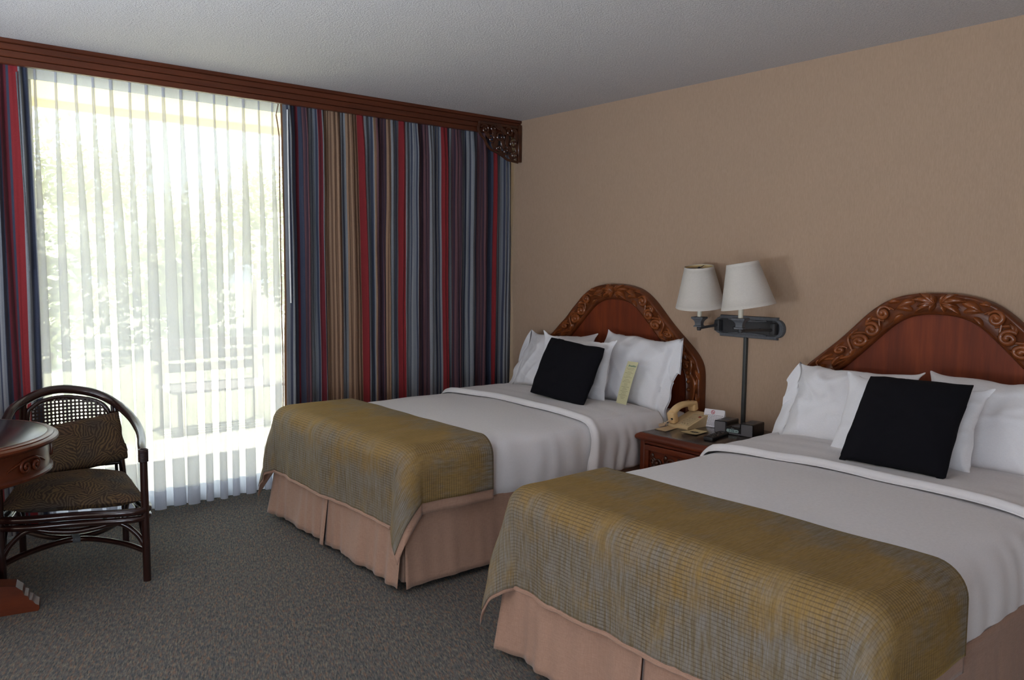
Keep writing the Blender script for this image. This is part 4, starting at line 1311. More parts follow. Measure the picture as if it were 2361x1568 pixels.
def tent_card():
    a = Vector((-.220, -2.034, NZ + 0.002)); b = Vector((-.196, -2.150, NZ + 0.002))
    d = (b - a).normalized(); L = (b - a).length
    back = Vector((d.y, -d.x, 0)).normalized()
    if back.x < 0: back = -back
    upv = (Vector((0, 0, 1)) * 0.96 + back * 0.27).normalized()
    H = 0.098
    nrm = d.cross(upv).normalized()
    if nrm.x > 0: nrm = -nrm
    def outline(rad=0.012):
        o = [(0, 0), (L, 0)]
        for k in range(7):
            t = k / 6 * pi / 2; o.append((L - rad + rad * cos(t), H - rad + rad * sin(t)))
        for k in range(7):
            t = pi / 2 + k / 6 * pi / 2; o.append((rad + rad * cos(t), H - rad + rad * sin(t)))
        return o
    mb = MB()
    mb.prism(outline(), lambda u, v: a + d * u + upv * v, lambda u, v: a + d * u + upv * v - nrm * 0.0012)
    up2 = (Vector((0, 0, 1)) * 0.96 - back * 0.27).normalized()
    foot = back * (2 * H * 0.27)
    mb.prism(outline(0.003), lambda u, v: a + foot + d * u + up2 * v, lambda u, v: a + foot + d * u + up2 * v - nrm * 0.0012)
    o = tag(mb.build('tent_card', W['tent'], smooth=False), 'white folded tent card with a red round emblem behind the clock radio', 'card')
    def P(u, v): return a + d * u + upv * v + nrm * 0.0006
    e = MB()
    cx, cy = L * 0.43, H - 0.016
    e.tube([P(cx + 0.0095 * cos(k * pi / 12), cy + 0.0095 * sin(k * pi / 12)) for k in range(24)], 0.0017, 5, flat=0.3, fdir=nrm, closed=True)
    e.tube([P(cx - 0.006, cy + 0.006), P(cx + 0.006, cy - 0.006)], 0.0014, 5, flat=0.3, fdir=nrm)
    e.tube([P(cx - 0.005, cy - 0.001), P(cx + 0.005, cy - 0.001)], 0.0016, 5, flat=0.3, fdir=nrm)
    e.build('red_emblem', W['redink'], o)
    t = MB(); rnd = random.Random(4)
    for k, (u0, u1) in enumerate(((.08, .96), (.06, .92), (.22, .90), (.20, .86), (.22, .90), (.24, .84), (.16, .88), (.14, .90))):
        v = H - 0.032 - k * 0.0075
        x = u0 * L
        while x < u1 * L:
            w = rnd.uniform(0.004, 0.011)
            t.tube([P(x, v), P(min(x + w, u1 * L), v)], 0.0011, 4, flat=0.2, fdir=nrm)
            x += w + 0.0025
    t.build('printed_lines', W['inkgrey'], o)
tent_card()

def clock_radio():
    A = Vector((-.303, -2.176, NZ + 0.001)); B = Vector((-.271, -2.389, NZ + 0.001))
    r = root('clock_radio', 'black and grey clock radio reading 3:36 on the nightstand', 'clock radio', (-0.22, -2.285, NZ))
    d = (B - A).normalized(); L = (B - A).length
    bk = Vector((-d.y, d.x, 0)); bk = bk if bk.x > 0 else -bk
    D, H = 0.128, 0.066
    def P(u, v, w): return A + d * u + bk * w + Vector((0, 0, v))
    def rr(u0, u1, v0, v1, rad, n=5):
        o = []
        for (cx, cy, a0) in ((u1 - rad, v0 + rad, -pi / 2), (u1 - rad, v1 - rad, 0), (u0 + rad, v1 - rad, pi / 2), (u0 + rad, v0 + rad, pi)):
            for k in range(n + 1):
                t = a0 + k / n * pi / 2; o.append((cx + rad * cos(t), cy + rad * sin(t)))
        return o
    # U-shaped front outline, two tall speaker ends with a dip between them
    U0, U1, dip = 0.072, 0.143, 0.038
    def fil(pts, rad=0.006, n=4):
        out = []
        m = len(pts)
        for i in range(m):
            p = Vector(pts[i]); a = (Vector(pts[i - 1]) - p).normalized(); b = (Vector(pts[(i + 1) % m]) - p).normalized()
            for k in range(n + 1):
                t = k / n
                q0 = p + a * rad; q1 = p + b * rad
                out.append(tuple(q0.lerp(p, t).lerp(p.lerp(q1, t), t)))
        return out
    ul = fil([(0, 0), (L, 0), (L, H), (U1, H), (U1, dip), (U0, dip), (U0, H), (0, H)], 0.007)
    mb = MB()
    def quadstrip(out, w0, w1, mb):
        n = len(out); b = len(mb.v)
        for w in (w0, w1):
            mb.v += [P(u, v, w) for u, v in out]
        for k in range(n):
            k2 = (k + 1) % n
            mb.f.append((b + k, b + k2, b + n + k2, b + n + k))
    quadstrip(ul, 0.0, D, mb)
    for w in (0.0, D):
        for (a, c) in (((0, 0.001), (U0, H - 0.001)), ((U1, 0.001), (L, H - 0.001)), ((U0, 0.001), (U1, dip - 0.001))):
            b = len(mb.v)
            mb.v += [P(a[0] + 0.002, a[1], w), P(c[0] - (0.002 if a[0] != 0 else 0), a[1], w), P(c[0] - 0.002, c[1], w), P(a[0] + 0.002, c[1], w)]
            mb.f.append((b, b + 1, b + 2, b + 3))
    mb.build('body', W['clockbody'], r, angle=35)
    # grey speaker cloth: left, right and the strip under the display
    g = MB()
    q = 0.0045
    for o in (rr(0.003, 0.062, 0.004, H - 0.004, 0.005), rr(L - 0.064, L - 0.003, 0.004, H - 0.004, 0.005), rr(0.055, L - 0.055, 0.004, 0.0105, 0.002)):
        g.prism(o, lambda u, v: P(u, v, -0.0025), lambda u, v: P(u, v, 0.002))
    g.build('speaker_grille', W['clockgrille'], r, angle=30)
    fb = MB(); fb.prism(rr(0.062, L - 0.064, 0.0105, dip + 0.002, 0.005), lambda u, v: P(u, v, -0.0028), lambda u, v: P(u, v, 0.004))
    fb.build('display_bezel', W['clockbody'], r, angle=30)
    lc = MB(); lc.prism(rr(0.070, 0.138, 0.0135, 0.0300, 0.0080), lambda u, v: P(u, v, -0.0040), lambda u, v: P(u, v, 0.000))
    lo = lc.build('display', W['lcd'], r, angle=30)
    nrm = -bk
    M = Matrix(((d.x, 0, nrm.x, 0), (d.y, 0, nrm.y, 0), (0, 1, 0, 0), (0, 0, 0, 1)))
    def at(u, v): 
        p = P(u, v, -0.0044); m = M.copy(); m.translation = p; return m
    text_mb('3:36', 0.0185, at(0.098, 0.0222)).build('digits', W['digit'], lo, smooth=False)
    text_mb('PM', 0.0085, at(0.127, 0.0205)).build('digits', W['digit'], lo, smooth=False)
    m2 = at(0.104, 0.0345); m2.translation = P(0.104, 0.0350, -0.0032)
    text_mb('iHome', 0.0062, m2).build('lettering', W['letter'], r, smooth=False)
    dk = MB(); dk.prism(rr(U0 + 0.008, U1 - 0.008, 0.030, 0.090, 0.006), lambda u, v: P(u, dip + 0.002, v), lambda u, v: P(u, dip - 0.001, v))
    dk.build('dock_tray', W['clockgrille'], r, angle=30)
    for u in (0.02, L - 0.055):
        MB().rbox((0, 0, 0), (0.035, 0.05, 0.002), 0.0008, 1, Matrix(((d.x, bk.x, 0, 0), (d.y, bk.y, 0, 0), (0, 0, 1, 0), (0, 0, 0, 1))).copy() if False else Matrix.Translation(P(u, H - 0.0005, 0.03)) @ Matrix(((d.x, bk.x, 0, 0), (d.y, bk.y, 0, 0), (0, 0, 1, 0), (0, 0, 0, 1)))).build('button', W['clockgrille'], r)
clock_radio()

def remote():
    r = root('remote_control', 'black remote control lying in front of the clock radio', 'remote control', (-0.42, -2.28, NZ))
    M = Matrix.Translation((-0.425, -2.278, NZ + 0.0022)) @ Matrix.Rotation(radians(12), 4, 'Z')
    b = MB(); b.rbox((-0.098, -0.026, 0), (0.098, 0.026, 0.021), 0.006, 3, M)
    b.build('body', W['remote'], r, angle=50)
    for i in range(7):
        for j in range(3):
            k = MB(); x = -0.075 + i * 0.021; y = -0.014 + j * 0.014
            k.rbox((x - 0.005, y - 0.004, 0.0205), (x + 0.005, y + 0.004, 0.0235), 0.001, 1, M)
            k.build('button', W['remotekey'] if (i + j) % 3 == 0 else W['clockbody'], r)
remote()

def menu_card():
    b = Vector((-0.462, -1.655, 0.626)); t = Vector((-0.412, -1.695, 0.868))
    d = Vector((-0.05, -1, 0.0)).normalized()
    upv = (t - b).normalized(); H = (t - b).length
    nrm = d.cross(upv); nrm = nrm if nrm.x < 0 else -nrm
    nrm.normalize()
    w = 0.041
    def P(u, v, e=0.0):
        k = 0.010 * sin(pi * v / H)
        return b + d * u + upv * v + nrm * (e + k * 0.6)
    mb = MB()
    for e in (0.0, -0.0008):
        mb.grid(5, 12, lambda i, j: P(lerp(-w, w, i / 4), H * j / 11, e))
    o = tag(mb.build('breakfast_menu', W['menu'], angle=180), 'pale yellow breakfast menu card leaning on a white pillow of the far bed', 'card')
    tm = Matrix(((d.x, upv.x, nrm.x, 0), (d.y, upv.y, nrm.y, 0), (d.z, upv.z, nrm.z, 0), (0, 0, 0, 1)))
    tm.translation = P(0.004, H * 0.90, 0.0010)
    text_mb('Breakfast', 0.0155, tm, shear=0.4).build('heading', W['teal'], o, smooth=False)
    rnd = random.Random(9); t = MB()
    rows = [0.84, 0.81, 0.76, 0.73, 0.70, 0.66, 0.63, 0.58, 0.55, 0.52, 0.48, 0.45, 0.41, 0.38, 0.35, 0.31, 0.28, 0.24, 0.21, 0.17, 0.14]
    for k, v in enumerate(rows):
        hwid = 0.030 if k % 3 == 0 else rnd.uniform(0.012, 0.026)
        x = -hwid
        while x < hwid:
            q = rnd.uniform(0.003, 0.009)
            t.tube([P(x, H * v, 0.0006), P(min(hwid, x + q), H * v, 0.0006)], 0.0009, 4, flat=0.2, fdir=nrm)
            x += q + 0.002
    t.build('printed_lines', W['ink'], o)
menu_card()

# ---------------------------------------------------------------- wall lamp
def sconce():
    r = root('wall_lamp', 'grey iron double swing-arm wall lamp with two cream shades between the beds', 'wall lamp', (-0.02, -2.165, 1.078))
    yc, zc, hl, hh = -2.163, 1.077, 0.223, 0.060
    xw = -0.001
    def ol(hl, hh, inset, arcw):
        # rounded ends that spring from small shoulder notches
        o = []
        for sgn in (-1, 1):
            pts = []
            for k in range(13):
                a = -pi / 2 + pi * k / 12
                pts.append((sgn * (hl - arcw + arcw * cos(a)), (hh - inset) * sin(a)))
            if sgn < 0: pts = pts[::-1]
            seg = [(sgn * (hl - arcw + 0.004), -hh * sgn)] if False else []
            if sgn > 0: o += [(hl - arcw, -hh)] + pts + [(hl - arcw, hh)]
            else: o += [(-(hl - arcw), hh)] + pts + [(-(hl - arcw), -hh)]
        return o
    OL = ol(hl, hh, 0.012, 0.042); ML = ol(hl - 0.03, hh - 0.020, 0.0, 0.03)
    mb = MB()
    mb.prism(OL, lambda y, z: (xw, yc + y, zc + z), lambda y, z: (xw - 0.010, yc + y, zc + z))
    n = len(OL); b = len(mb.v)
    loops = [[(xw - 0.010, yc + y, zc + z) for y, z in OL], [(xw - 0.020, yc + y * 0.985, zc + z * 0.95) for y, z in OL], [(xw - 0.020, yc + y * 1.02, zc + z * 1.05) for y, z in ML], [(xw - 0.011, yc + y, zc + z) for y, z in ML]]
    for L in loops: mb.v += [Vector(p) for p in L]
    for i in range(3):
        for k in range(n):
            k2 = (k + 1) % n
            mb.f.append((b + i * n + k, b + i * n + k2, b + (i + 1) * n + k2, b + (i + 1) * n + k))
    bp = mb.build('back_plate', W['iron'], r, angle=30)
    pm = MB(); pm.prism([(y * 0.99, z * 0.99) for y, z in ML], lambda y, z: (xw - 0.0115, yc + y, zc + z), lambda y, z: (xw - 0.0105, yc + y, zc + z))
    pm.build('recess', W['irondark'], bp, smooth=False)
    tw = MB()
    for s in (-1, 1):
        for dz in (0.036, -0.038):
            pts = crom([(xw - 0.021, yc + s * 0.05, zc + dz), (xw - 0.026, yc + s * 0.02, zc + dz * 1.05), (xw - 0.024, yc - s * 0.02, zc + dz * 0.9), (xw - 0.023, yc - s * 0.09, zc + dz), (xw - 0.021, yc - s * 0.12, zc + dz * 1.1)], 5)
            tw.tube(pts, 0.0045, 6)
    tw.build('twig_ornament', W['iron'], bp)
    for s in (-0.09, 0.075):
        MB().sphere((xw - 0.014, yc - s, zc - 0.008), 0.008, (0.6, 1, 1), 10, 6).build('screw', W['irondark'], bp)
    for s in (0.18, -0.17):
        MB().rbox((xw - 0.050, yc + s - 0.016, zc - 0.030), (xw - 0.011, yc + s + 0.016, zc + 0.030), 0.004, 2).build('arm_pivot', W['irondark'], bp)
    def lamp_arm(pts, cup, tilt_axis, tilt, tilt2, sgn):
        a = MB(); a.tube(crom(pts, 6), 0.0075, 8)
        arm = a.build('swing_arm', W['irondark'], r)
        cx, cy, cz = cup
        MB().lathe([(0.010, -0.012), (0.012, -0.006), (0.012, 0.004), (0.010, 0.008)], (cx, cy, cz - 0.008), 14).build('arm_knuckle', W['irondark'], r)
        # square flared cup
        cm = MB(); rings = [(0.028, 0.0), (0.028, 0.006), (0.022, 0.009), (0.021, 0.018), (0.023, 0.028), (0.028, 0.036), (0.036, 0.043), (0.040, 0.046), (0.041, 0.054), (0.038, 0.056), (0.01, 0.055)]
        rot = radians(12)
        for (w, z) in rings:
            for k in range(4):
                for m in range(3):
                    a0 = rot + pi / 4 + k * pi / 2; a1 = a0 + pi / 2
                    p = Vector((cos(a0), sin(a0))).lerp(Vector((cos(a1), sin(a1))), m / 3)
                    cm.v.append(Vector((cx + p.x * w * 1.18, cy + p.y * w * 1.18, cz + z)))
        nn = 12
        for i in range(len(rings) - 1):
            for k in range(nn):
                k2 = (k + 1) % nn
                cm.f.append((i * nn + k, i * nn + k2, (i + 1) * nn + k2, (i + 1) * nn + k))
        cm.f.append(tuple(range(nn))[::-1]); cm.f.append(tuple((len(rings) - 1) * nn + k for k in range(nn)))
        cm.build('cup', W['iron'], r, angle=35)
        MB().lathe([(0.0125, 0.0), (0.0130, 0.05), (0.0130, 0.115), (0.010, 0.118)], (cx, cy, cz + 0.055), 18).build('candle_sleeve', W['sleeve'], r)
        # pleated shade, tilted
        z0 = cz + 0.112
        T = Matrix.Rotation(tilt, 3, Vector(tilt_axis)) @ Matrix.Rotation(tilt2, 3, Vector((-tilt_axis[1], tilt_axis[0], 0)))
        H, rb, rtp = 0.224, 0.134, 0.077
        sm = MB(); seg = 168
        ctr = Vector((cx + sgn[0], cy + sgn[1], z0 + 0.06))
        rows = [0.0, 0.02, 0.075, 0.08, 0.25, 0.5, 0.75, 0.925, 0.93, 0.98, 1.0]
        for q in rows:
            R = lerp(rb, rtp, q)
            trim = q < 0.078 or q > 0.928
            for k in range(seg):
                a = 2 * pi * k / seg
                rr_ = R + (0.0016 if trim else 0.0011 * cos(k * pi))
                p = Vector((rr_ * cos(a), rr_ * sin(a), H * q - 0.06))
                sm.v.append(ctr + T @ p)
        for i in range(len(rows) - 1):
            for k in range(seg):
                k2 = (k + 1) % seg
                sm.f.append((i * seg + k, i * seg + k2, (i + 1) * seg + k2, (i + 1) * seg + k))
        sh = sm.build('shade', W['shade'], r, recalc=False, angle=180)
        li = MB()
        for q in (0.0, 1.0):
            R = lerp(rb, rtp, q) - 0.003
            for k in range(48):
                a = 2 * pi * k / 48
                li.v.append(ctr + T @ Vector((R * cos(a), R * sin(a), H * q - 0.06 - (0.002 if q else -0.002))))
        for k in range(48):
            k2 = (k + 1) % 48
            li.f.append((k, 48 + k, 48 + k2, k2))
        li.build('shade_lining', W['shadein'], sh, recalc=False)
        hp = MB()
        for k in range(3):
            a = 2 * pi * k / 3 + 0.3
            hp.tube([ctr + T @ Vector((0, 0, H - 0.068)), ctr + T @ Vector((rtp * cos(a), rtp * sin(a), H - 0.066))], 0.002, 5)
        hp.sphere(ctr + T @ Vector((0, 0, H - 0.072)), 0.009, (1, 1, 1.2), 10, 6)
        hp.tube([Vector((cx, cy, cz + 0.165)), ctr + T @ Vector((0, 0, H - 0.068))], 0.003, 6)
        hp.build('shade_carrier', W['irondark'], sh)
    ax = (-0.82, -0.57, 0.0)
    lamp_arm([(-0.045, -1.985, 1.080), (-0.09, -1.965, 1.072), (-0.15, -1.940, 1.062)], (-0.150, -1.940, 1.070), ax, radians(3.0), radians(9), (0.0, 0.0))
    lamp_arm([(-0.045, -2.330, 1.072), (-0.16, -2.318, 1.076), (-0.31, -2.318, 1.080)], (-0.310, -2.318, 1.088), ax, radians(9.5), radians(1), (0.012, -0.024))
    MB().rbox((-0.022, -2.160, NZ + 0.0), (-0.0005, -2.140, 1.020), 0.004, 2).build('cord_cover', W['conduit'], r)
sconce()

# ---------------------------------------------------------------- rattan chair
def chair():
    r = root('rattan_armchair', 'dark lacquered rattan armchair with cane back in front of the sheer curtain', 'chair', (-3.04, -0.70, 0.0))
    FR, FL, RR, RL = Vector((-2.835, -1.058, 0)), Vector((-3.349, -.847, 0)), Vector((-2.778, -.470, 0)), Vector((-3.212, -.400, 0))
    def P(u, v, z):
        a = FL.lerp(FR, (u + 1) / 2); b = RL.lerp(RR, (u + 1) / 2)
        p = a.lerp(b, (v + 1) / 2); return Vector((p.x, p.y, z))
    R = W['rattan']
    MB().tube([FR + Vector((0, 0, 0)), FR + Vector((0, 0, .3)), FR + Vector((0, 0, .575))], [.0165, .0165, .0155], 14).build('leg', R, r)
    MB().tube([FL + Vector((0, 0, 0)), FL + Vector((0, 0, .3)), FL + Vector((0, 0, .530))], [.0165, .0165, .0155], 14).build('leg', R, r)
    MB().tube([RR, RR + Vector((0, .01, .34)), Vector((-2.800, -.425, .700))], .015, 12).build('leg', R, r)
    MB().tube([RL, RL + Vector((0, .005, .34)), Vector((-3.185, -.402, .728))], .015, 12).build('leg', R, r)
    hoop = crom([(-2.835, -1.058, .560), (-2.818, -.97, .582), (-2.788, -.85, .596), (-2.766, -.72, .615), (-2.765, -.58, .652), (-2.80, -.43, .702), (-2.88, -.365, .750), (-3.003, -.345, .778), (-3.10, -.355, .770), (-3.180, -.395, .742), (-3.25, -.48, .708), (-3.31, -.62, .612), (-3.343, -.75, .540), (-3.349, -.847, .520)], 9)
    n = len(hoop)
    MB().tube(hoop, [lerp(.0150, .0215, sin(pi * k / (n - 1)) ** 0.6) for k in range(n)], 14).build('arm_hoop', R, r)
    for c in (FR, FL):
        wr = MB()
        for k in range(9):
            wr.tube([c + Vector((.0185 * cos(a * pi / 8), .0185 * sin(a * pi / 8), .535 - (.045 if c is FL else 0) + k * .0062)) for a in range(16)], .0034, 6, closed=True)
        wr.build('leg_wrap', R, r)
    # second hoop rail just inside, framing the cane
    inner = crom([(-2.815, -.438, .40), (-2.822, -.430, .62), (-2.845, -.412, .690), (-2.90, -.385, .722), (-3.005, -.368, .742), (-3.09, -.374, .735), (-3.15, -.396, .708), (-3.172, -.408, .66), (-3.176, -.412, .40)], 8)
    MB().tube(inner, .0105, 10).build('back_frame', R, r)
    MB().tube([(-2.803, -.441, .36), (-2.812, -.432, .69)], .008, 8).build('back_spindle', R, r)
    MB().tube([(-3.188, -.405, .36), (-3.184, -.402, .72)], .008, 8).build('back_spindle', R, r)
    MB().tube(crom([(-2.79, -.452, .405), (-2.90, -.412, .400), (-3.005, -.395, .398), (-3.10, -.395, .400), (-3.195, -.408, .405)], 6), .010, 10).build('back_rail', R, r)
    # woven cane: a bowed sheet pierced with rows of round holes
    cb = MB(); cell = .0172
    x0, x1 = -3.172, -2.822
    nxc, nzc = int((x1 - x0) / cell), 20
    def bow(x):
        t = (x - x0) / (x1 - x0)
        return lerp(-.410, -.434, t) + 0.044 * (1 - (2 * t - 1) ** 2)
    def inside(x, z):
        t = (x - x0) / (x1 - x0)
        top = lerp(.742, .742, t) - 0.075 * abs(2 * t - 1) ** 3.2 - (0.006 if t > .5 else 0)
        return z < top and 0.03 < t < 0.985
    def CP(x, z, e): return Vector((x, bow(x) + e, z))
    for a in range(nxc):
        for c in range(nzc):
            cx = x0 + (a + .5) * cell; cz = .405 + (c + .5) * cell
            if not inside(cx, cz): continue
            rad = cell * 0.285
            b = len(cb.v)
            for k in range(8):
                an = 2 * pi * k / 8
                cb.v.append(CP(cx + rad * cos(an), cz + rad * sin(an), 0))
            h = cell / 2
            for (dx, dz) in ((h, 0), (h, h), (0, h), (-h, h), (-h, 0), (-h, -h), (0, -h), (h, -h)):
                cb.v.append(CP(cx + dx, cz + dz, 0))
            for k in range(8):
                k2 = (k + 1) % 8
                cb.f.append((b + k, b + k2, b + 8 + k2, b + 8 + k))
    cb.build('cane_panel', W['cane'], r, recalc=False)
    # seat rails
    ring = [P(-1, -1, 0), P(0, -1.06, 0), P(1, -1, 0), P(1.02, 0, 0), P(1, .95, 0), P(0, 1.0, 0), P(-1, .95, 0), P(-1.02, 0, 0)]
    for z, rd, nm in ((.318, .0165, 'seat_rail'), (.284, .0140, 'lower_rail')):
        MB().tube(crom([Vector((p.x, p.y, z)) for p in ring], 8, True), rd, 12, closed=True).build(nm, R, r)
    MB().tube(crom([P(-1, -1, .150), P(-.86, -.98, .215), P(-.62, -.96, .262), P(-.3, -.96, .250), P(0, -.96, .243), P(.3, -.96, .252), P(.62, -.96, .264), P(.86, -.98, .215), P(1, -1, .145)], 8), .0115, 10).build('bow_brace', R, r)
    MB().tube(crom([P(1, -1, .145), P(.99, -.75, .215), P(1, -.4, .265), P(1, 0, .27), P(1, .5, .262), P(1, .8, .20), P(1, .97, .14)], 8), .0105, 10).build('bow_brace', R, r)
    MB().tube(crom([P(-1, -1, .145), P(-.99, -.75, .215), P(-1, -.4, .265), P(-1, 0, .27), P(-1, .5, .262), P(-1, .8, .20), P(-1, .97, .14)], 8), .0105, 10).build('bow_brace', R, r)
    MB().tube(crom([P(-1, -1, .125), P(-.75, -.62, .133), P(-.35, -.25, .138), P(0, -.12, .140), P(.35, -.25, .140), P(.75, -.62, .138), P(1, -1, .132)], 8), .0125, 10).build('stretcher', R, r)
    MB().tube(crom([P(-1, .98, .135), P(-.8, .6, .140), P(-.4, .12, .142), P(0, -.04, .143), P(.4, .12, .142), P(.8, .6, .140), P(1, .98, .138)], 8), .0125, 10).build('stretcher', R, r)
    ws = MB()
    for k in range(6):
        c = P(-.05 + .02 * k, -.08, .1415)
        ws.tube([c + Vector((0, .028 * cos(a * pi / 8), .0165 * sin(a * pi / 8))) for a in range(16)], .0032, 6, closed=True)
    o = ws.build('stretcher_wrap', W['iron'], r)
    # seat pad
    n1, n2 = 40, 36
    sm = MB()
    for face in (1, -1):
        def fn(i, j):
            u = -1 + 2 * i / (n1 - 1); v = -1 + 2 * j / (n2 - 1)
            # rounded square
            k = max(abs(u), abs(v)); s = 1.0
            if k > 0:
                L = sqrt(u * u + v * v); s = lerp(1.0, k / L * 1.18, 0.35 * (min(abs(u), abs(v)) / k) ** 2)
            th = (1 - abs(u) ** 3.2) ** .5 * (1 - abs(v) ** 3.2) ** .5
            p = P(u * s * 1.02, v * s * 1.0 - 0.03, 0)
            dome = 0.028 * (1 - u * u) * (1 - v * v)
            z = .360 + (face * .046 * th) + (dome if face > 0 else 0) + 0.003 * nz(u * 4, v * 4, 2)
            return (p.x, p.y, z)
        sm.grid(n1, n2, fn)
    so = sm.build('seat_pad', W['palm'], r, angle=180)
    return r
chair()
def back_cushion():
    w, h, t = .53, .245, .12
    bm_ = pillow('cushion', 'brown palm-leaf print cushion leaning in the rattan armchair', 'cushion', w, h, t, (-2.995, -.505, .405), 0.0, W['palm'], 12.0, 0.0, 0.0, pinch=0.03, wr=0.004, ears=-0.006, pexp=3.2)
    c = Vector((-3.020, -.500, .392))
    M = Matrix.Translation(c) @ Matrix.Rotation(radians(-10), 4, 'Z') @ Matrix.Rotation(radians(-9), 4, 'Y') @ Matrix.Rotation(radians(-12), 4, 'X') @ Matrix.Rotation(radians(90), 4, 'Z') @ Matrix.Translation((2.995, .505, -.405))
    off = bm_.location.copy()
    for v in bm_.data.vertices:
        v.co = (M @ (v.co + off)) - off
back_cushion()

# ---------------------------------------------------------------- round table at the left edge
def table():
    cx, cy, zt = -3.584, -1.013, 0.722
    r = root('round_table', 'round dark wooden table with carved apron cut off by the left picture edge', 'table', (cx, cy, 0))
    R = 0.432
    MB().lathe([(R - .06, zt - .038), (R - .02, zt - .036), (R - .006, zt - .030), (R, zt - .022), (R - .002, zt - .014), (R - .010, zt - .009), (R - .016, zt - .008), (R - .018, zt - .004), (R - .028, zt - .001), (R - .040, zt - .001)], (cx, cy, 0), 96).build('top_edge', W['table'], r, angle=40)
    MB().lathe([(R - .041, zt - .02), (R - .041, zt - .001), (R - .044, zt + .0004)], (cx, cy, 0), 96).build('top_panel', W['tabletop'], r, angle=40)
    ra = R - .035
    ap = MB(); ap.lathe([(ra - .03, zt - .150), (ra + .004, zt - .150), (ra + .010, zt - .146), (ra + .010, zt - .138), (ra + .002, zt - .132), (ra, zt - .128), (ra, zt - .040), (ra - .03, zt - .038)], (cx, cy, 0), 96)
    a = ap.build('apron', W['table'], r, angle=35)
    def AP(th, z, e): return Vector((cx + (ra + e) * cos(th), cy + (ra + e) * sin(th), z))
    for k in range(8):
        th0 = radians(-43) + k * pi / 4
        for sg in (1, -1):
            zc = zt - .092
            pts = []
            c0 = th0 - sg * 0.07
            tail = [AP(c0 + sg * .34, zc - .004, .002), AP(c0 + sg * .24, zc + .014, .003), AP(c0 + sg * .12, zc + .026, .004)]
            for q in range(25):
                t = q / 24; rr_ = .026 * (1 - .8 * t); an = pi / 2 + sg * (1.35 * 2 * pi * t)
                pts.append(AP(c0 + rr_ * cos(an) / ra, zc + rr_ * sin(an), .004 + .005 * t))
            pts = crom(tail + [pts[0]], 5)[:-1] + pts
            cv = MB(); cv.tube(pts, [.003 + .0035 * min(1, i / 14) for i in range(len(pts))], 7)
            cv.sphere(pts[-1], .007, (1, 1, 1), 8, 6)
            cv.build('carved_scroll', W['table'], a, angle=60)
    MB().lathe([(.20, zt - .05), (.20, zt - .07), (.09, zt - .09), (.055, zt - .13), (.045, .44), (.06, .40), (.085, .33), (.09, .27), (.07, .21), (.06, .18), (.08, .16), (.085, .06), (.06, .045)], (cx, cy, 0), 40).build('pedestal', W['table'], r, angle=40)
    for k in range(4):
        th = radians(-11) + k * pi / 2
        M = Matrix.Translation((cx, cy, 0)) @ Matrix.Rotation(th, 4, 'Z')
        pr = [(0.05, 0.0), (0.335, 0.0), (0.340, 0.010), (0.338, 0.022), (0.326, 0.030), (0.316, 0.046), (0.306, 0.050), (0.302, 0.066), (0.290, 0.072), (0.284, 0.092), (0.274, 0.100), (0.262, 0.112), (0.05, 0.150)]
        f = MB(); f.prism(pr, lambda x, z: M @ Vector((x, -.044, z)), lambda x, z: M @ Vector((x, .044, z)))
        f.build('foot', W['table'], r, angle=25)
table()

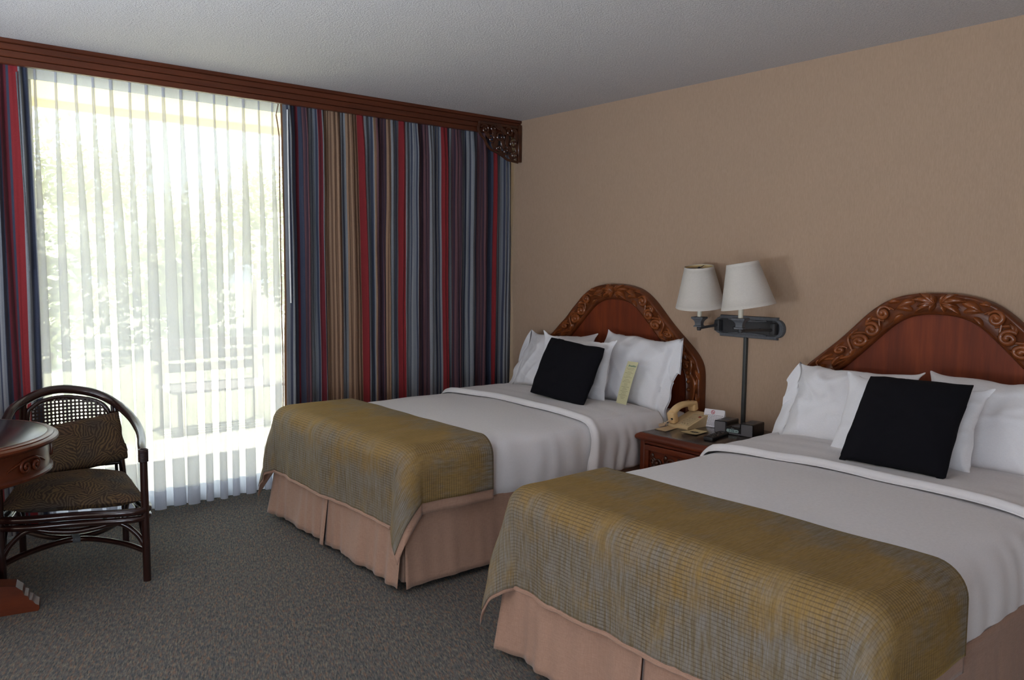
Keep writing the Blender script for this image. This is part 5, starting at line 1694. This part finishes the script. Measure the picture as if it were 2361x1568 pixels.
# ---------------------------------------------------------------- outside: patio, lawn, planting
struct(MB().box((-9, 0.16, -0.14), (6, 2.05, -0.03)).build('patio_slab', W['concrete'], smooth=False))
struct(MB().box((-40, 2.05, -0.20), (40, 60, -0.06)).build('lawn', W['lawn'], smooth=False))
mb = MB(); mb.box((-9, 0.16, 2.52), (6, 1.80, 2.60)); mb.box((-9, 1.74, 2.465), (6, 1.80, 2.60)); mb.box((-9, 0.9, 2.485), (6, 0.98, 2.52))
struct(mb.build('roof_soffit', W['soffit'], smooth=False))
struct(MB().box((-9, -7.4, 2.60), (6, 1.9, 2.72)).build('roof', W['soffit'], smooth=False))
def bush(name, label, x, y, w, h, d, seed, leaf, n=2600, trunk=0.0, group=None):
    rnd = random.Random(seed)
    r = root(name, label, 'tree' if trunk else 'bush', (x, y, -0.06), group)
    mb = MB()
    blobs = [(rnd.uniform(-.32, .32) * w, rnd.uniform(-.3, .3) * d, trunk + (h - trunk) * rnd.uniform(.25, .75), rnd.uniform(.28, .42)) for _ in range(9)]
    for _ in range(n):
        bx, by, bz, br = rnd.choice(blobs)
        v = Vector((rnd.gauss(0, 1), rnd.gauss(0, 1), rnd.gauss(0, 1))).normalized() * (rnd.random() ** 0.4)
        c = Vector((x + bx + v.x * br * w, y + by + v.y * br * d, -0.06 + bz + v.z * br * (h - trunk)))
        if c.z < 0.0: c.z = rnd.uniform(0, .3)
        s = rnd.uniform(.07, .14)
        a = Vector((rnd.gauss(0, 1), rnd.gauss(0, 1), rnd.gauss(0, .6))).normalized(); b = a.orthogonal().normalized()
        mb.add([c - a * s, c + b * s * .5, c + a * s, c - b * s * .5], [(0, 1, 2, 3)])
    f = mb.build('foliage', leaf, r, recalc=False, smooth=False)
    f['kind'] = 'stuff'
    st = MB(); top = trunk + (h - trunk) * .5
    st.tube([(x, y, -.08), (x + .05, y, top * .5), (x, y + .03, top)], [.05 + .03 * (trunk > 0), .04, .02], 8)
    st.build('trunk', W['bark'], r)
for k, (x, y, w, h, lab) in enumerate(((-1.6, 8.4, 2.2, 2.2, 'leafy green bush leftmost beyond the lawn behind the sheer curtain'), (0.5, 9.4, 2.0, 2.4, 'leafy green bush in the middle beyond the lawn behind the sheer curtain'), (2.7, 9.0, 2.2, 2.3, 'leafy green bush rightmost beyond the lawn behind the sheer curtain'))):
    bush('garden_bush', lab, x, y, w, h, 1.5, 20 + k, W['leafa'], group='garden bushes')
for k, (x, y, w, h, t, lab) in enumerate(((-1.2, 12.5, 3.4, 4.3, 1.4, 'tall green garden tree behind the leftmost bush, beyond the lawn'), (3.2, 13.0, 3.8, 4.2, 1.4, 'tall green garden tree behind the rightmost bush, beyond the lawn'))):
    bush('garden_tree', lab, x, y, w, h, 2.4, 40 + k, W['leafb'], 3600, t, 'garden trees')
def bench():
    r = root('patio_bench', 'low grey slatted patio bench on the lawn outside the window', 'bench', (-1.25, 2.45, -0.06))
    for k in range(5):
        MB().rbox((-1.75, 2.2 + k * .11, .30), (-.75, 2.29 + k * .11, .325), .004, 1).build('slat', W['chairweb'], r)
    for x in (-1.7, -.84):
        for y in (2.22, 2.66):
            MB().rbox((x, y, -.06), (x + .05, y + .05, .30), .004, 1).build('leg', W['chairweb'], r)
    for k in range(3):
        MB().rbox((-1.75, 2.74, .42 + k * .11), (-.75, 2.765, .50 + k * .11), .004, 1).build('back_slat', W['chairweb'], r)
    for x in (-1.7, -.84):
        MB().rbox((x, 2.765, -.06), (x + .05, 2.80, .74), .004, 1).build('back_post', W['chairweb'], r)
bench()
